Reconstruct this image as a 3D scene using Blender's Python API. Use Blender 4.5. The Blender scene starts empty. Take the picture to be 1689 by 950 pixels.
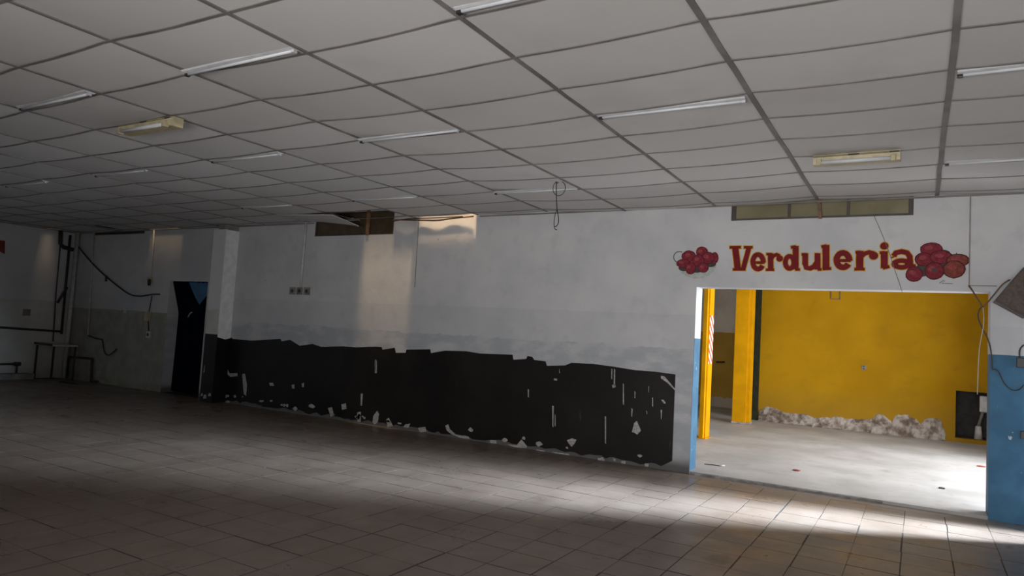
import bpy, bmesh, math, random
from mathutils import Vector, Matrix
random.seed(7)
SC = bpy.context.scene
COL = SC.collection

# ------------------------------------------------------------------ camera
CAM_F, CAM_YAW, CAM_PITCH, CAM_ROLL, CAM_H = 1142.95, 0.53337, 0.06482, 0.05781, 1.652
fw = Vector((-math.sin(CAM_YAW) * math.cos(CAM_PITCH), math.cos(CAM_YAW) * math.cos(CAM_PITCH), math.sin(CAM_PITCH)))
r0 = Vector((math.cos(CAM_YAW), math.sin(CAM_YAW), 0))
u0 = r0.cross(fw)
rt = math.cos(CAM_ROLL) * r0 + math.sin(CAM_ROLL) * u0
up = rt.cross(fw)
cam_d = bpy.data.cameras.new('camera')
cam = bpy.data.objects.new('camera', cam_d)
COL.objects.link(cam)
cam.matrix_world = Matrix(((rt.x, up.x, -fw.x, 0), (rt.y, up.y, -fw.y, 0), (rt.z, up.z, -fw.z, CAM_H), (0, 0, 0, 1)))
cam_d.sensor_width = 36
cam_d.lens = CAM_F / 1689 * 36
cam_d.clip_start = 0.05
SC.camera = cam

# ------------------------------------------------------------------ world, daylight, exposure
world = bpy.data.worlds.new('world')
SC.world = world
world.use_nodes = True
bg = world.node_tree.nodes['Background']
bg.inputs[0].default_value = (0.75, 0.86, 1.0, 1)
bg.inputs[1].default_value = 0.25
SC.view_settings.view_transform = 'Standard'
SC.view_settings.look = 'None'
SC.view_settings.exposure = 0.0
SC.view_settings.gamma = 1
SC.view_settings.use_curve_mapping = False

def area(name, loc, aim, sx, sy, power, color, spread=180):
    d = bpy.data.lights.new(name, 'AREA')
    d.shape = 'RECTANGLE'; d.size = sx; d.size_y = sy
    d.energy = power; d.color = color; d.spread = math.radians(spread)
    o = bpy.data.objects.new(name, d)
    COL.objects.link(o)
    o.location = loc
    o.rotation_euler = (Vector(aim) - Vector(loc)).to_track_quat('-Z', 'Y').to_euler()
    return o

FX = 1.75           # inner face of the street facade
WY = 8.906          # face of the long back wall
CZ = 3.4506         # ceiling
LX = -17.38         # left wall
# bright street outside the open front of the second room (size x runs along Y, size y is the height)
area('street_daylight', (3.4, 11.35, 1.75), (1.0, 11.35, 1.50), 4.9, 3.3, 960, (0.92, 0.96, 1.0))
# shop window of the main room, on the facade beside the camera
area('shop_window_daylight', (1.86, 2.6, 1.95), (0.0, 2.6, 1.95), 4.4, 1.7, 11, (0.95, 0.97, 1.0))
# half open front behind the camera: light off the sunlit pavement
area('front_daylight', (-0.9, -3.1, 0.95), (-1.6, 5.0, 3.6), 4.4, 1.5, 192, (1.0, 0.985, 0.98), 109)
# narrow side door standing open beside the wall
area('side_door_daylight', (1.80, 8.64, 1.20), (-1.2, 7.80, 0.88), 0.30, 2.2, 30, (0.72, 0.85, 1.0), 29)
area('side_band_lamp', (2.90, 9.03, 1.55), (-3.0, 6.80, -0.05), 0.16, 1.5, 245, (0.72, 0.85, 1.0), 40)  # added narrow lamp, shaped to give the bright floor band its edges
# roof light leaking through the missing ceiling pieces along the wall
for lx, w, pw, ty, tz in ((-7.69, 1.14, 1.7, 8.80, 3.40), (-6.48, 1.20, 2.4, 8.906, 3.30), (-13.9, 1.15, 0.25, 8.906, 3.25)):
    area('roof_light', (lx, 8.73, 4.2), (lx, ty, tz), w, 0.13, pw, (1.0, 0.70, 0.40), 9)
area('roof_light', (-17.2, 8.25, 4.3), (-17.3, 8.25, 3.4), 0.12, 0.5, 0.3, (1.0, 0.74, 0.46), 20)

# ------------------------------------------------------------------ node helpers
class NT:
    def __init__(self, name):
        self.m = bpy.data.materials.new(name); self.m.use_nodes = True
        self.t = self.m.node_tree; self.b = self.t.nodes['Principled BSDF']
        self.pos = None
    def n(self, kind, **kw):
        nd = self.t.nodes.new(kind)
        for k, v in kw.items(): setattr(nd, k, v)
        return nd
    def put(self, sock, v):
        if v is None: return
        if hasattr(v, 'is_output'): self.t.links.new(v, sock)
        elif isinstance(v, (tuple, list)) and len(v) == 3 and sock.type == 'RGBA': sock.default_value = (*v, 1)
        else: sock.default_value = v
    def P(self):
        if self.pos is None:
            self.pos = self.n('ShaderNodeNewGeometry').outputs['Position']
            s = self.n('ShaderNodeSeparateXYZ'); self.put(s.inputs[0], self.pos)
            self.x, self.y, self.z = s.outputs
        return self.pos
    def M(self, op, a, b=None, c=None):
        nd = self.n('ShaderNodeMath', operation=op)
        for i, v in enumerate((a, b, c)): self.put(nd.inputs[i], v)
        return nd.outputs[0]
    def noise(self, scale, detail=4, rough=0.55, vec=None, stretch=None):
        v = vec if vec is not None else self.P()
        if stretch:
            mp = self.n('ShaderNodeMapping'); self.put(mp.inputs[0], v); mp.inputs['Scale'].default_value = stretch; v = mp.outputs[0]
        nd = self.n('ShaderNodeTexNoise'); self.put(nd.inputs['Vector'], v)
        nd.inputs['Scale'].default_value = scale; nd.inputs['Detail'].default_value = detail; nd.inputs['Roughness'].default_value = rough
        return nd.outputs['Fac']
    def ramp(self, v, a, b, lo=0.0, hi=1.0):
        nd = self.n('ShaderNodeMapRange', interpolation_type='SMOOTHSTEP')
        self.put(nd.inputs[0], v)
        for i, q in enumerate((a, b, lo, hi)): self.put(nd.inputs[i + 1], q)
        return nd.outputs[0]
    def mix(self, f, a, b):
        nd = self.n('ShaderNodeMix', data_type='RGBA')
        self.put(nd.inputs[0], f); self.put(nd.inputs[6], a); self.put(nd.inputs[7], b)
        return nd.outputs[2]
    def bump(self, h, strength=0.3, dist=0.01):
        nd = self.n('ShaderNodeBump'); nd.inputs['Strength'].default_value = strength; nd.inputs['Distance'].default_value = dist
        self.put(nd.inputs['Height'], h); self.put(self.b.inputs['Normal'], nd.outputs[0])
    def done(self, color, rough=0.6, metal=0.0, spec=None):
        self.put(self.b.inputs['Base Color'], color); self.put(self.b.inputs['Roughness'], rough)
        self.b.inputs['Metallic'].default_value = metal
        if spec is not None: self.b.inputs['Specular IOR Level'].default_value = spec
        return self.m

def simple(name, c, rough=0.55, var=0.18, scale=9.0, metal=0.0, bump=0.0, spec=None):
    k = NT(name)
    f = k.noise(scale, 5)
    a = tuple(v * (1 - var) for v in c); b = tuple(min(1, v * (1 + var)) for v in c)
    col = k.mix(k.ramp(f, 0.3, 0.7), a, b)
    if bump: k.bump(k.noise(scale * 4, 4), bump, 0.01)
    return k.done(col, rough, metal, spec)

# ------------------------------------------------------------------ materials
def wall_back_mat():
    k = NT('old_wall_paint'); k.P()
    big = k.noise(0.9, 5); mid = k.noise(4.0, 6); fine = k.noise(22, 4)
    c = k.mix(k.ramp(big, 0.3, 0.7), (0.47, 0.475, 0.49), (0.58, 0.575, 0.575))
    c = k.mix(k.M('MULTIPLY', k.ramp(mid, 0.52, 0.75), 0.45), c, (0.40, 0.40, 0.41))
    # second coat below a level line
    lvl = k.M('ADD', 2.02, k.M('MULTIPLY', k.M('SUBTRACT', fine, 0.5), 0.03))
    c = k.mix(k.M('MULTIPLY', k.M('LESS_THAN', k.z, lvl), 0.22), c, (0.36, 0.37, 0.40))
    # worn blue grey belt over the black
    e = k.M('ADD', 1.57, k.M('MULTIPLY', k.M('SUBTRACT', k.noise(5.0, 5, stretch=(1, 1, 0.3)), 0.5), 0.14))
    belt = k.M('LESS_THAN', k.z, e)
    c = k.mix(k.M('MULTIPLY', belt, k.ramp(k.noise(3.0, 5, stretch=(1, 1, 2)), 0.35, 0.6, 0.1, 0.75)), c, (0.33, 0.355, 0.385))
    # dirty lower part
    c = k.mix(k.M('MULTIPLY', k.ramp(k.z, 0.22, 0.05), 0.92), c, (0.075, 0.068, 0.062))
    # olive old paint beside the doorway at the far end
    far = k.M('MULTIPLY', k.M('LESS_THAN', k.x, -12.38), k.M('LESS_THAN', k.y, 8.909))
    ol = k.M('MULTIPLY', far, k.M('LESS_THAN', k.z, k.M('ADD', 1.66, k.M('MULTIPLY', k.M('SUBTRACT', mid, 0.5), 0.10))))
    c = k.mix(k.M('MULTIPLY', ol, 0.85), c, k.mix(k.ramp(mid, 0.35, 0.65), (0.22, 0.21, 0.165), (0.30, 0.285, 0.235)))
    # small dark marks
    sp = k.n('ShaderNodeTexVoronoi'); k.put(sp.inputs['Vector'], k.pos); sp.inputs['Scale'].default_value = 2.6
    mk = k.M('MULTIPLY', k.M('LESS_THAN', sp.outputs['Distance'], 0.035), k.M('GREATER_THAN', k.noise(1.1, 2), 0.56))
    c = k.mix(k.M('MULTIPLY', mk, 0.7), c, (0.12, 0.11, 0.10))
    # blue dado on the pier and in the reveals of the wide opening
    bl = k.M('MULTIPLY', k.M('GREATER_THAN', k.x, -2.4925), k.M('LESS_THAN', k.z, k.M('ADD', 1.72, k.M('MULTIPLY', k.M('SUBTRACT', fine, 0.5), 0.008))))
    blue = k.mix(k.ramp(mid, 0.35, 0.7), (0.016, 0.095, 0.185), (0.030, 0.135, 0.24))
    chip = k.M('GREATER_THAN', k.noise(9, 5, stretch=(1, 1, 0.5)), 0.68)
    blue = k.mix(k.M('MULTIPLY', chip, 0.7), blue, (0.6, 0.62, 0.63))
    c = k.mix(bl, c, blue)
    k.bump(k.M('ADD', k.noise(7, 6), k.M('MULTIPLY', k.noise(40, 3), 0.3)), 0.25, 0.012)
    return k.done(c, 0.62)

def wall_left_mat():
    k = NT('far_wall_paint'); k.P()
    mid = k.noise(3.0, 6)
    c = k.mix(k.ramp(k.noise(0.8, 4), 0.3, 0.7), (0.60, 0.60, 0.62), (0.70, 0.70, 0.71))
    ol = k.M('LESS_THAN', k.z, k.M('ADD', 1.78, k.M('MULTIPLY', k.M('SUBTRACT', mid, 0.5), 0.12)))
    c = k.mix(k.M('MULTIPLY', ol, 0.6), c, k.mix(k.ramp(mid, 0.35, 0.65), (0.46, 0.455, 0.40), (0.56, 0.555, 0.50)))
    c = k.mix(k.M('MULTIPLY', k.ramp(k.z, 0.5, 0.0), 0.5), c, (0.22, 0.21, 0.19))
    k.bump(k.noise(8, 5), 0.25, 0.01)
    return k.done(c, 0.65)

def black_paint_mat():
    k = NT('black_dado_paint'); k.P()
    c = k.mix(k.ramp(k.noise(1.6, 6), 0.35, 0.7), (0.0065, 0.0055, 0.005), (0.014, 0.011, 0.010))
    sc = k.noise(6, 6, 0.7, stretch=(3.0, 1, 0.35))
    c = k.mix(k.M('MULTIPLY', k.ramp(sc, 0.66, 0.74), 0.35), c, (0.10, 0.085, 0.08))
    k.bump(k.noise(10, 5), 0.2, 0.006)
    return k.done(c, 0.5, spec=0.25)

def floor_tile_mat():
    k = NT('worn_floor_tile'); k.P()
    oi = k.n('ShaderNodeObjectInfo').outputs['Random']
    big = k.noise(0.55, 5); mid = k.noise(3.2, 6); fine = k.noise(26, 5)
    c = k.mix(k.ramp(big, 0.3, 0.7), (0.160, 0.124, 0.098), (0.215, 0.174, 0.142))
    c = k.mix(k.M('MULTIPLY', k.ramp(mid, 0.5, 0.72), 0.45), c, (0.125, 0.092, 0.07))
    c = k.mix(k.M('MULTIPLY', k.ramp(oi, 0, 1), 0.18), c, (0.24, 0.17, 0.145))
    c = k.mix(k.M('MULTIPLY', k.ramp(fine, 0.58, 0.75), 0.4), c, (0.10, 0.08, 0.065))
    # grease mark on one tile
    dx = k.M('SUBTRACT', k.x, -1.30); dy = k.M('SUBTRACT', k.y, 5.60)
    dd = k.M('SQRT', k.M('ADD', k.M('MULTIPLY', dx, dx), k.M('MULTIPLY', dy, dy)))
    dd = k.M('ADD', dd, k.M('MULTIPLY', k.M('SUBTRACT', k.noise(9, 4), 0.5), 0.25))
    c = k.mix(k.ramp(dd, 0.16, 0.05, 0, 0.7), c, (0.06, 0.06, 0.05))
    k.bump(k.M('ADD', mid, k.M('MULTIPLY', fine, 0.3)), 0.12, 0.006)
    return k.done(c, k.ramp(k.noise(1.8, 5), 0.3, 0.7, 0.26, 0.5), spec=0.45)

def concrete_mat():
    k = NT('trowelled_concrete'); k.P()
    c = k.mix(k.ramp(k.noise(1.2, 6), 0.3, 0.7), (0.33, 0.315, 0.30), (0.45, 0.43, 0.415))
    c = k.mix(k.M('MULTIPLY', k.ramp(k.noise(7, 6), 0.55, 0.75), 0.4), c, (0.23, 0.205, 0.185))
    k.bump(k.noise(14, 5), 0.2, 0.006)
    return k.done(c, 0.55)

def yellow_wall_mat():
    k = NT('yellow_wall_paint'); k.P()
    c = k.mix(k.ramp(k.noise(0.9, 5), 0.3, 0.7), (0.30, 0.150, 0.002), (0.37, 0.192, 0.004))
    c = k.mix(k.M('MULTIPLY', k.ramp(k.noise(2.6, 6, stretch=(1, 1, 1.6)), 0.55, 0.75), 0.4), c, (0.24, 0.13, 0.010))
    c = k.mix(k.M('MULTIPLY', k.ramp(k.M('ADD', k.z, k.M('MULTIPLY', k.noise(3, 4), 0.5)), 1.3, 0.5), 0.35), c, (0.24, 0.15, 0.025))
    k.bump(k.noise(6, 5), 0.2, 0.01)
    return k.done(c, 0.75, spec=0.08)

def far_room_mat():
    k = NT('two_tone_far_wall'); k.P()
    f = k.noise(2.0, 5)
    up_ = k.mix(k.ramp(f, 0.3, 0.7), (0.62, 0.58, 0.52), (0.74, 0.70, 0.64))
    lo = k.mix(k.ramp(f, 0.3, 0.7), (0.42, 0.25, 0.025), (0.50, 0.31, 0.035))
    c = k.mix(k.M('LESS_THAN', k.z, 1.99), up_, lo)
    pl = k.M('LESS_THAN', k.z, k.M('ADD', 0.05, k.M('MULTIPLY', k.noise(5, 4), 0.45)))
    c = k.mix(pl, c, (0.48, 0.44, 0.40))
    return k.done(c, 0.65)

def hazard_mat():
    k = NT('hazard_stripe_tape'); k.P()
    v = k.M('FRACT', k.M('MULTIPLY', k.M('ADD', k.z, k.M('MULTIPLY', k.y, 0.9)), 6.5))
    c = k.mix(k.M('LESS_THAN', v, 0.5), (0.8, 0.76, 0.70), (0.62, 0.10, 0.05))
    return k.done(c, 0.5)

def panel_mat():
    k = NT('ceiling_board'); k.P()
    oi = k.n('ShaderNodeObjectInfo').outputs['Random']
    c = k.mix(oi, (0.50, 0.485, 0.475), (0.58, 0.565, 0.555))
    c = k.mix(k.M('MULTIPLY', k.ramp(k.noise(1.3, 5), 0.5, 0.75), 0.35), c, (0.44, 0.42, 0.40))
    k.bump(k.noise(60, 3), 0.1, 0.003)
    return k.done(c, 0.8)

def plaster_mat():
    k = NT('crumbling_plaster'); k.P()
    c = k.mix(k.ramp(k.noise(7, 6), 0.35, 0.65), (0.11, 0.072, 0.05), (0.36, 0.31, 0.265))
    k.bump(k.noise(20, 6), 0.6, 0.03)
    return k.done(c, 0.85)

def glass_mat():
    k = NT('dusty_amber_glass'); k.P()
    c = k.mix(k.ramp(k.noise(2.5, 4), 0.3, 0.7), (0.17, 0.145, 0.075), (0.235, 0.205, 0.12))
    return k.done(c, 0.28)

MT = dict(
    wall=wall_back_mat(), wall_l=wall_left_mat(), black=black_paint_mat(), tile=floor_tile_mat(), concrete=concrete_mat(),
    yellow=yellow_wall_mat(), far=far_room_mat(), hazard=hazard_mat(), panel=panel_mat(), plaster=plaster_mat(), glass=glass_mat(),
    glass_dark=simple('dark_brown_glass', (0.075, 0.055, 0.032), 0.25),
    grout=simple('dirty_grout', (0.055, 0.042, 0.034), 0.85, 0.3, 14),
    tbar=simple('grimy_tee_bar', (0.17, 0.158, 0.15), 0.55, 0.25, 3),
    flake=simple('bare_plaster', (0.36, 0.345, 0.33), 0.8, 0.3, 30),
    white=simple('white_enamel', (0.50, 0.50, 0.51), 0.4, 0.1),
    tubeglass=simple('fluorescent_tube_glass', (0.58, 0.59, 0.61), 0.35, 0.05),
    beige=simple('yellowed_enamel', (0.42, 0.36, 0.22), 0.45, 0.2, 12),
    dark=simple('dark_iron', (0.03, 0.027, 0.025), 0.55, 0.3),
    rust=simple('rusty_pipe', (0.05, 0.036, 0.028), 0.7, 0.4, 20),
    black_pl=simple('black_plastic', (0.015, 0.015, 0.016), 0.4, 0.2),
    wire_d=simple('dark_cable', (0.03, 0.022, 0.022), 0.5, 0.2),
    wire_b=simple('brown_cable', (0.11, 0.062, 0.035), 0.55, 0.3),
    grille=simple('brown_speaker_cloth', (0.115, 0.092, 0.08), 0.85, 0.2, 40, spec=0.1),
    pale=simple('pale_render', (0.52, 0.51, 0.49), 0.75, 0.15, 4),
    wire_g=simple('grey_cable', (0.20, 0.175, 0.16), 0.6, 0.2),
    wire_w=simple('white_cable', (0.46, 0.41, 0.34), 0.45, 0.1),
    pipe_w=simple('white_pipe', (0.52, 0.50, 0.48), 0.45, 0.15),
    frame=simple('brown_window_frame', (0.055, 0.040, 0.032), 0.5, 0.3),
    wood=simple('brown_wood_batten', (0.16, 0.085, 0.045), 0.6, 0.3, 14),
    yellowpost=simple('yellow_enamel', (0.54, 0.25, 0.001), 0.6, 0.1, 4, spec=0.08),
    green=simple('dark_green_paint', (0.026, 0.027, 0.016), 0.8, 0.25, spec=0.05),
    navy=simple('navy_plastic_sheet', (0.002, 0.0035, 0.009), 0.9, 0.3, 4, spec=0.04),
    bluetarp=simple('blue_plastic_sheet', (0.012, 0.095, 0.22), 0.4, 0.2, 6),
    red=simple('sign_red_paint', (0.17, 0.009, 0.012), 0.6, 0.15, 12, spec=0.15),
    gold=simple('sign_yellow_outline', (0.60, 0.37, 0.06), 0.6, 0.15, 12, spec=0.15),
    fruit=simple('painted_fruit_red', (0.19, 0.020, 0.032), 0.6, 0.3, 30, spec=0.15),
    fruit2=simple('painted_fruit_brown', (0.19, 0.045, 0.032), 0.6, 0.3, 30, spec=0.15),
    fruitdark=simple('painted_shadow_green', (0.035, 0.022, 0.020), 0.6, 0.4, 20),
    bowl=simple('painted_bowl_grey', (0.37, 0.40, 0.375), 0.5, 0.15, 18),
    fruitrim=simple('painted_fruit_shade', (0.085, 0.012, 0.016), 0.6, 0.2, 20, spec=0.15),
    fruithi=simple('painted_fruit_light', (0.27, 0.052, 0.058), 0.6, 0.25, 40, spec=0.15),
    whitewash=simple('whitewash', (0.80, 0.80, 0.80), 0.7, 0.08),
    ink=simple('dark_paint_line', (0.05, 0.055, 0.05), 0.6, 0.1),
    redsign=simple('dull_red_board', (0.22, 0.03, 0.02), 0.5, 0.2),
    speaker=simple('brown_cabinet_veneer', (0.065, 0.046, 0.038), 0.6, 0.2, 14),
    roof=simple('roof_sheet', (0.10, 0.09, 0.08), 0.8, 0.2),
    dim=simple('very_dark_render', (0.04, 0.036, 0.03), 0.8, 0.3),  # one very dark tone for the wall recess, return wall and doorway box
    grey_render=simple('grey_render', (0.20, 0.19, 0.18), 0.8, 0.25, 6, bump=0.3),
)

# ------------------------------------------------------------------ mesh helpers
WLOC = {}
def mk(name, verts, faces, mat, parent=None, origin=None, smooth=False):
    """one mesh object from world-space vertices; parented without any offset"""
    xs = [v[0] for v in verts]; ys = [v[1] for v in verts]; zs = [v[2] for v in verts]
    if origin is None: origin = ((min(xs) + max(xs)) / 2, (min(ys) + max(ys)) / 2, min(zs))
    me = bpy.data.meshes.new(name)
    me.from_pydata([(v[0] - origin[0], v[1] - origin[1], v[2] - origin[2]) for v in verts], [], faces)
    bm = bmesh.new(); bm.from_mesh(me); bmesh.ops.recalc_face_normals(bm, faces=bm.faces); bm.to_mesh(me); bm.free()
    if smooth:
        for p in me.polygons: p.use_smooth = True
    me.materials.append(MT[mat])
    return link(name, me, origin, parent)

def link(name, me, origin, parent=None):
    o = bpy.data.objects.new(name, me); COL.objects.link(o)
    pw = Vector((0, 0, 0))
    if parent is not None:
        o.parent = parent; pw = WLOC[parent.name]
    o.location = Vector(origin) - pw
    WLOC[o.name] = Vector(origin)
    return o

def tag(o, label=None, cat=None, group=None, kind=None):
    if label: o['label'] = label
    if cat: o['category'] = cat
    if group: o['group'] = group
    if kind: o['kind'] = kind
    return o

def thing(name, loc, label, cat, group=None):
    o = bpy.data.objects.new(name, None); COL.objects.link(o)
    o.empty_display_size = 0.1; o.location = loc; WLOC[o.name] = Vector(loc)
    return tag(o, label, cat, group)

class G:
    """collects shapes that become one mesh"""
    def __init__(self): self.v = []; self.f = []
    def add(self, v, f):
        n = len(self.v); self.v += [tuple(p) for p in v]; self.f += [tuple(i + n for i in q) for q in f]; return self
    def box(self, x0, x1, y0, y1, z0, z1, bev=0.0):
        if not bev:
            v = [(x, y, z) for z in (z0, z1) for y in (y0, y1) for x in (x0, x1)]
            return self.add(v, [(0, 2, 3, 1), (4, 5, 7, 6), (0, 1, 5, 4), (2, 6, 7, 3), (0, 4, 6, 2), (1, 3, 7, 5)])
        bm = bmesh.new()
        bmesh.ops.create_cube(bm, size=1)
        for q in bm.verts: q.co = ((x0 + x1) / 2 + q.co.x * (x1 - x0), (y0 + y1) / 2 + q.co.y * (y1 - y0), (z0 + z1) / 2 + q.co.z * (z1 - z0))
        bmesh.ops.bevel(bm, geom=bm.edges[:], offset=bev, segments=2, affect='EDGES', profile=0.6)
        bm.verts.ensure_lookup_table()
        self.add([tuple(q.co) for q in bm.verts], [tuple(q.index for q in fc.verts) for fc in bm.faces]); bm.free()
        return self
    def tube(self, pts, r, n=7, smooth=0):
        P = [Vector(p) for p in pts]
        if smooth:
            Q = []
            for i in range(len(P) - 1):
                a = P[max(0, i - 1)]; b = P[i]; c = P[i + 1]; d = P[min(len(P) - 1, i + 2)]
                for s in range(smooth):
                    t = s / smooth
                    Q.append(0.5 * ((2 * b) + (c - a) * t + (2 * a - 5 * b + 4 * c - d) * t * t + (3 * b - a - 3 * c + d) * t ** 3))
            Q.append(P[-1]); P = Q
        t0 = (P[1] - P[0]).normalized()
        nrm = t0.orthogonal().normalized(); v = []
        for i, p in enumerate(P):
            t = (P[min(i + 1, len(P) - 1)] - P[max(i - 1, 0)]).normalized()
            nrm = (nrm - t * nrm.dot(t)).normalized(); bi = t.cross(nrm)
            rr = r[i] if isinstance(r, (list, tuple)) else r
            v += [p + rr * (math.cos(2 * math.pi * k / n) * nrm + math.sin(2 * math.pi * k / n) * bi) for k in range(n)]
        f = [(i * n + k, i * n + (k + 1) % n, (i + 1) * n + (k + 1) % n, (i + 1) * n + k) for i in range(len(P) - 1) for k in range(n)]
        f += [tuple(range(n))[::-1], tuple((len(P) - 1) * n + k for k in range(n))]
        return self.add(v, f)
    def prism_y(self, poly, y0, y1):
        """polygon in (x, z) extruded along y"""
        n = len(poly)
        v = [(x, y0, z) for x, z in poly] + [(x, y1, z) for x, z in poly]
        return self.add(v, [tuple(range(n)), tuple(range(n, 2 * n))[::-1]] + [(i, (i + 1) % n, n + (i + 1) % n, n + i) for i in range(n)])
    def prism_x(self, poly, x0, x1):
        n = len(poly)
        v = [(x0, y, z) for y, z in poly] + [(x1, y, z) for y, z in poly]
        return self.add(v, [tuple(range(n)), tuple(range(n, 2 * n))[::-1]] + [(i, (i + 1) % n, n + (i + 1) % n, n + i) for i in range(n)])
    def obj(self, name, mat, parent=None, smooth=False, origin=None):
        return mk(name, self.v, self.f, mat, parent, origin, smooth)

def box(name, x0, x1, y0, y1, z0, z1, mat, parent=None, bev=0.0):
    return G().box(x0, x1, y0, y1, z0, z1, bev).obj(name, mat, parent)

def wall_xz(name, x0, x1, z0, z1, y0, y1, holes, mat):
    """wall slab in the XZ plane, thickness y0..y1, with rectangular holes (xa, xb, za, zb)"""
    xs = sorted({x0, x1, *[h[0] for h in holes], *[h[1] for h in holes]}); zs = sorted({z0, z1, *[h[2] for h in holes], *[h[3] for h in holes]})
    xs = [x for x in xs if x0 <= x <= x1]; zs = [z for z in zs if z0 <= z <= z1]
    def solid(i, j):
        if not (0 <= i < len(xs) - 1 and 0 <= j < len(zs) - 1): return False
        cx = (xs[i] + xs[i + 1]) / 2; cz = (zs[j] + zs[j + 1]) / 2
        return not any(h[0] < cx < h[1] and h[2] < cz < h[3] for h in holes)
    idx = {}; v = []; f = []
    def V(i, j, k):
        if (i, j, k) not in idx: idx[(i, j, k)] = len(v); v.append((xs[i], (y0, y1)[k], zs[j]))
        return idx[(i, j, k)]
    for i in range(len(xs) - 1):
        for j in range(len(zs) - 1):
            if not solid(i, j): continue
            f.append((V(i, j, 0), V(i + 1, j, 0), V(i + 1, j + 1, 0), V(i, j + 1, 0)))
            f.append((V(i, j, 1), V(i, j + 1, 1), V(i + 1, j + 1, 1), V(i + 1, j, 1)))
            if not solid(i - 1, j): f.append((V(i, j, 0), V(i, j + 1, 0), V(i, j + 1, 1), V(i, j, 1)))
            if not solid(i + 1, j): f.append((V(i + 1, j, 0), V(i + 1, j, 1), V(i + 1, j + 1, 1), V(i + 1, j + 1, 0)))
            if not solid(i, j - 1): f.append((V(i, j, 0), V(i, j, 1), V(i + 1, j, 1), V(i + 1, j, 0)))
            if not solid(i, j + 1): f.append((V(i, j + 1, 0), V(i + 1, j + 1, 0), V(i + 1, j + 1, 1), V(i, j + 1, 1)))
    return v, f

def struct(o, label=None):
    o['kind'] = 'structure'
    if label: o['label'] = label
    return o

def ellipse(cx, cz, rx, rz, n=20, jag=0.0):
    return [(cx + rx * (1 + random.uniform(-jag, jag)) * math.cos(2 * math.pi * i / n), cz + rz * (1 + random.uniform(-jag, jag)) * math.sin(2 * math.pi * i / n)) for i in range(n)]

# ------------------------------------------------------------------ outlines measured on the walls (x, z in metres)
BLACK_TOP = [(-12.182, 1.362), (-11.815, 1.39), (-11.474, 1.229), (-10.93, 1.223), (-10.144, 1.301), (-10.111, 1.258), (-9.889, 1.295), (-9.629, 1.203), (-9.31, 1.255), (-9.095, 1.216), (-8.585, 1.256), (-8.275, 1.256), (-7.846, 1.295), (-7.711, 1.297), (-7.686, 1.253), (-7.428, 1.301), (-7.396, 1.22), (-7.194, 1.233), (-7.183, 1.285), (-6.702, 1.32), (-6.682, 1.26), (-6.409, 1.317), (-6.006, 1.333), (-5.755, 1.314), (-5.181, 1.334), (-5.163, 1.261), (-4.948, 1.287), (-4.928, 1.333), (-4.847, 1.322), (-4.812, 1.282), (-4.627, 1.275), (-4.601, 1.213), (-4.309, 1.24), (-4.22, 1.282), (-3.894, 1.292), (-3.578, 1.276), (-3.271, 1.252), (-3.003, 1.254), (-2.72, 1.239)]
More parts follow.
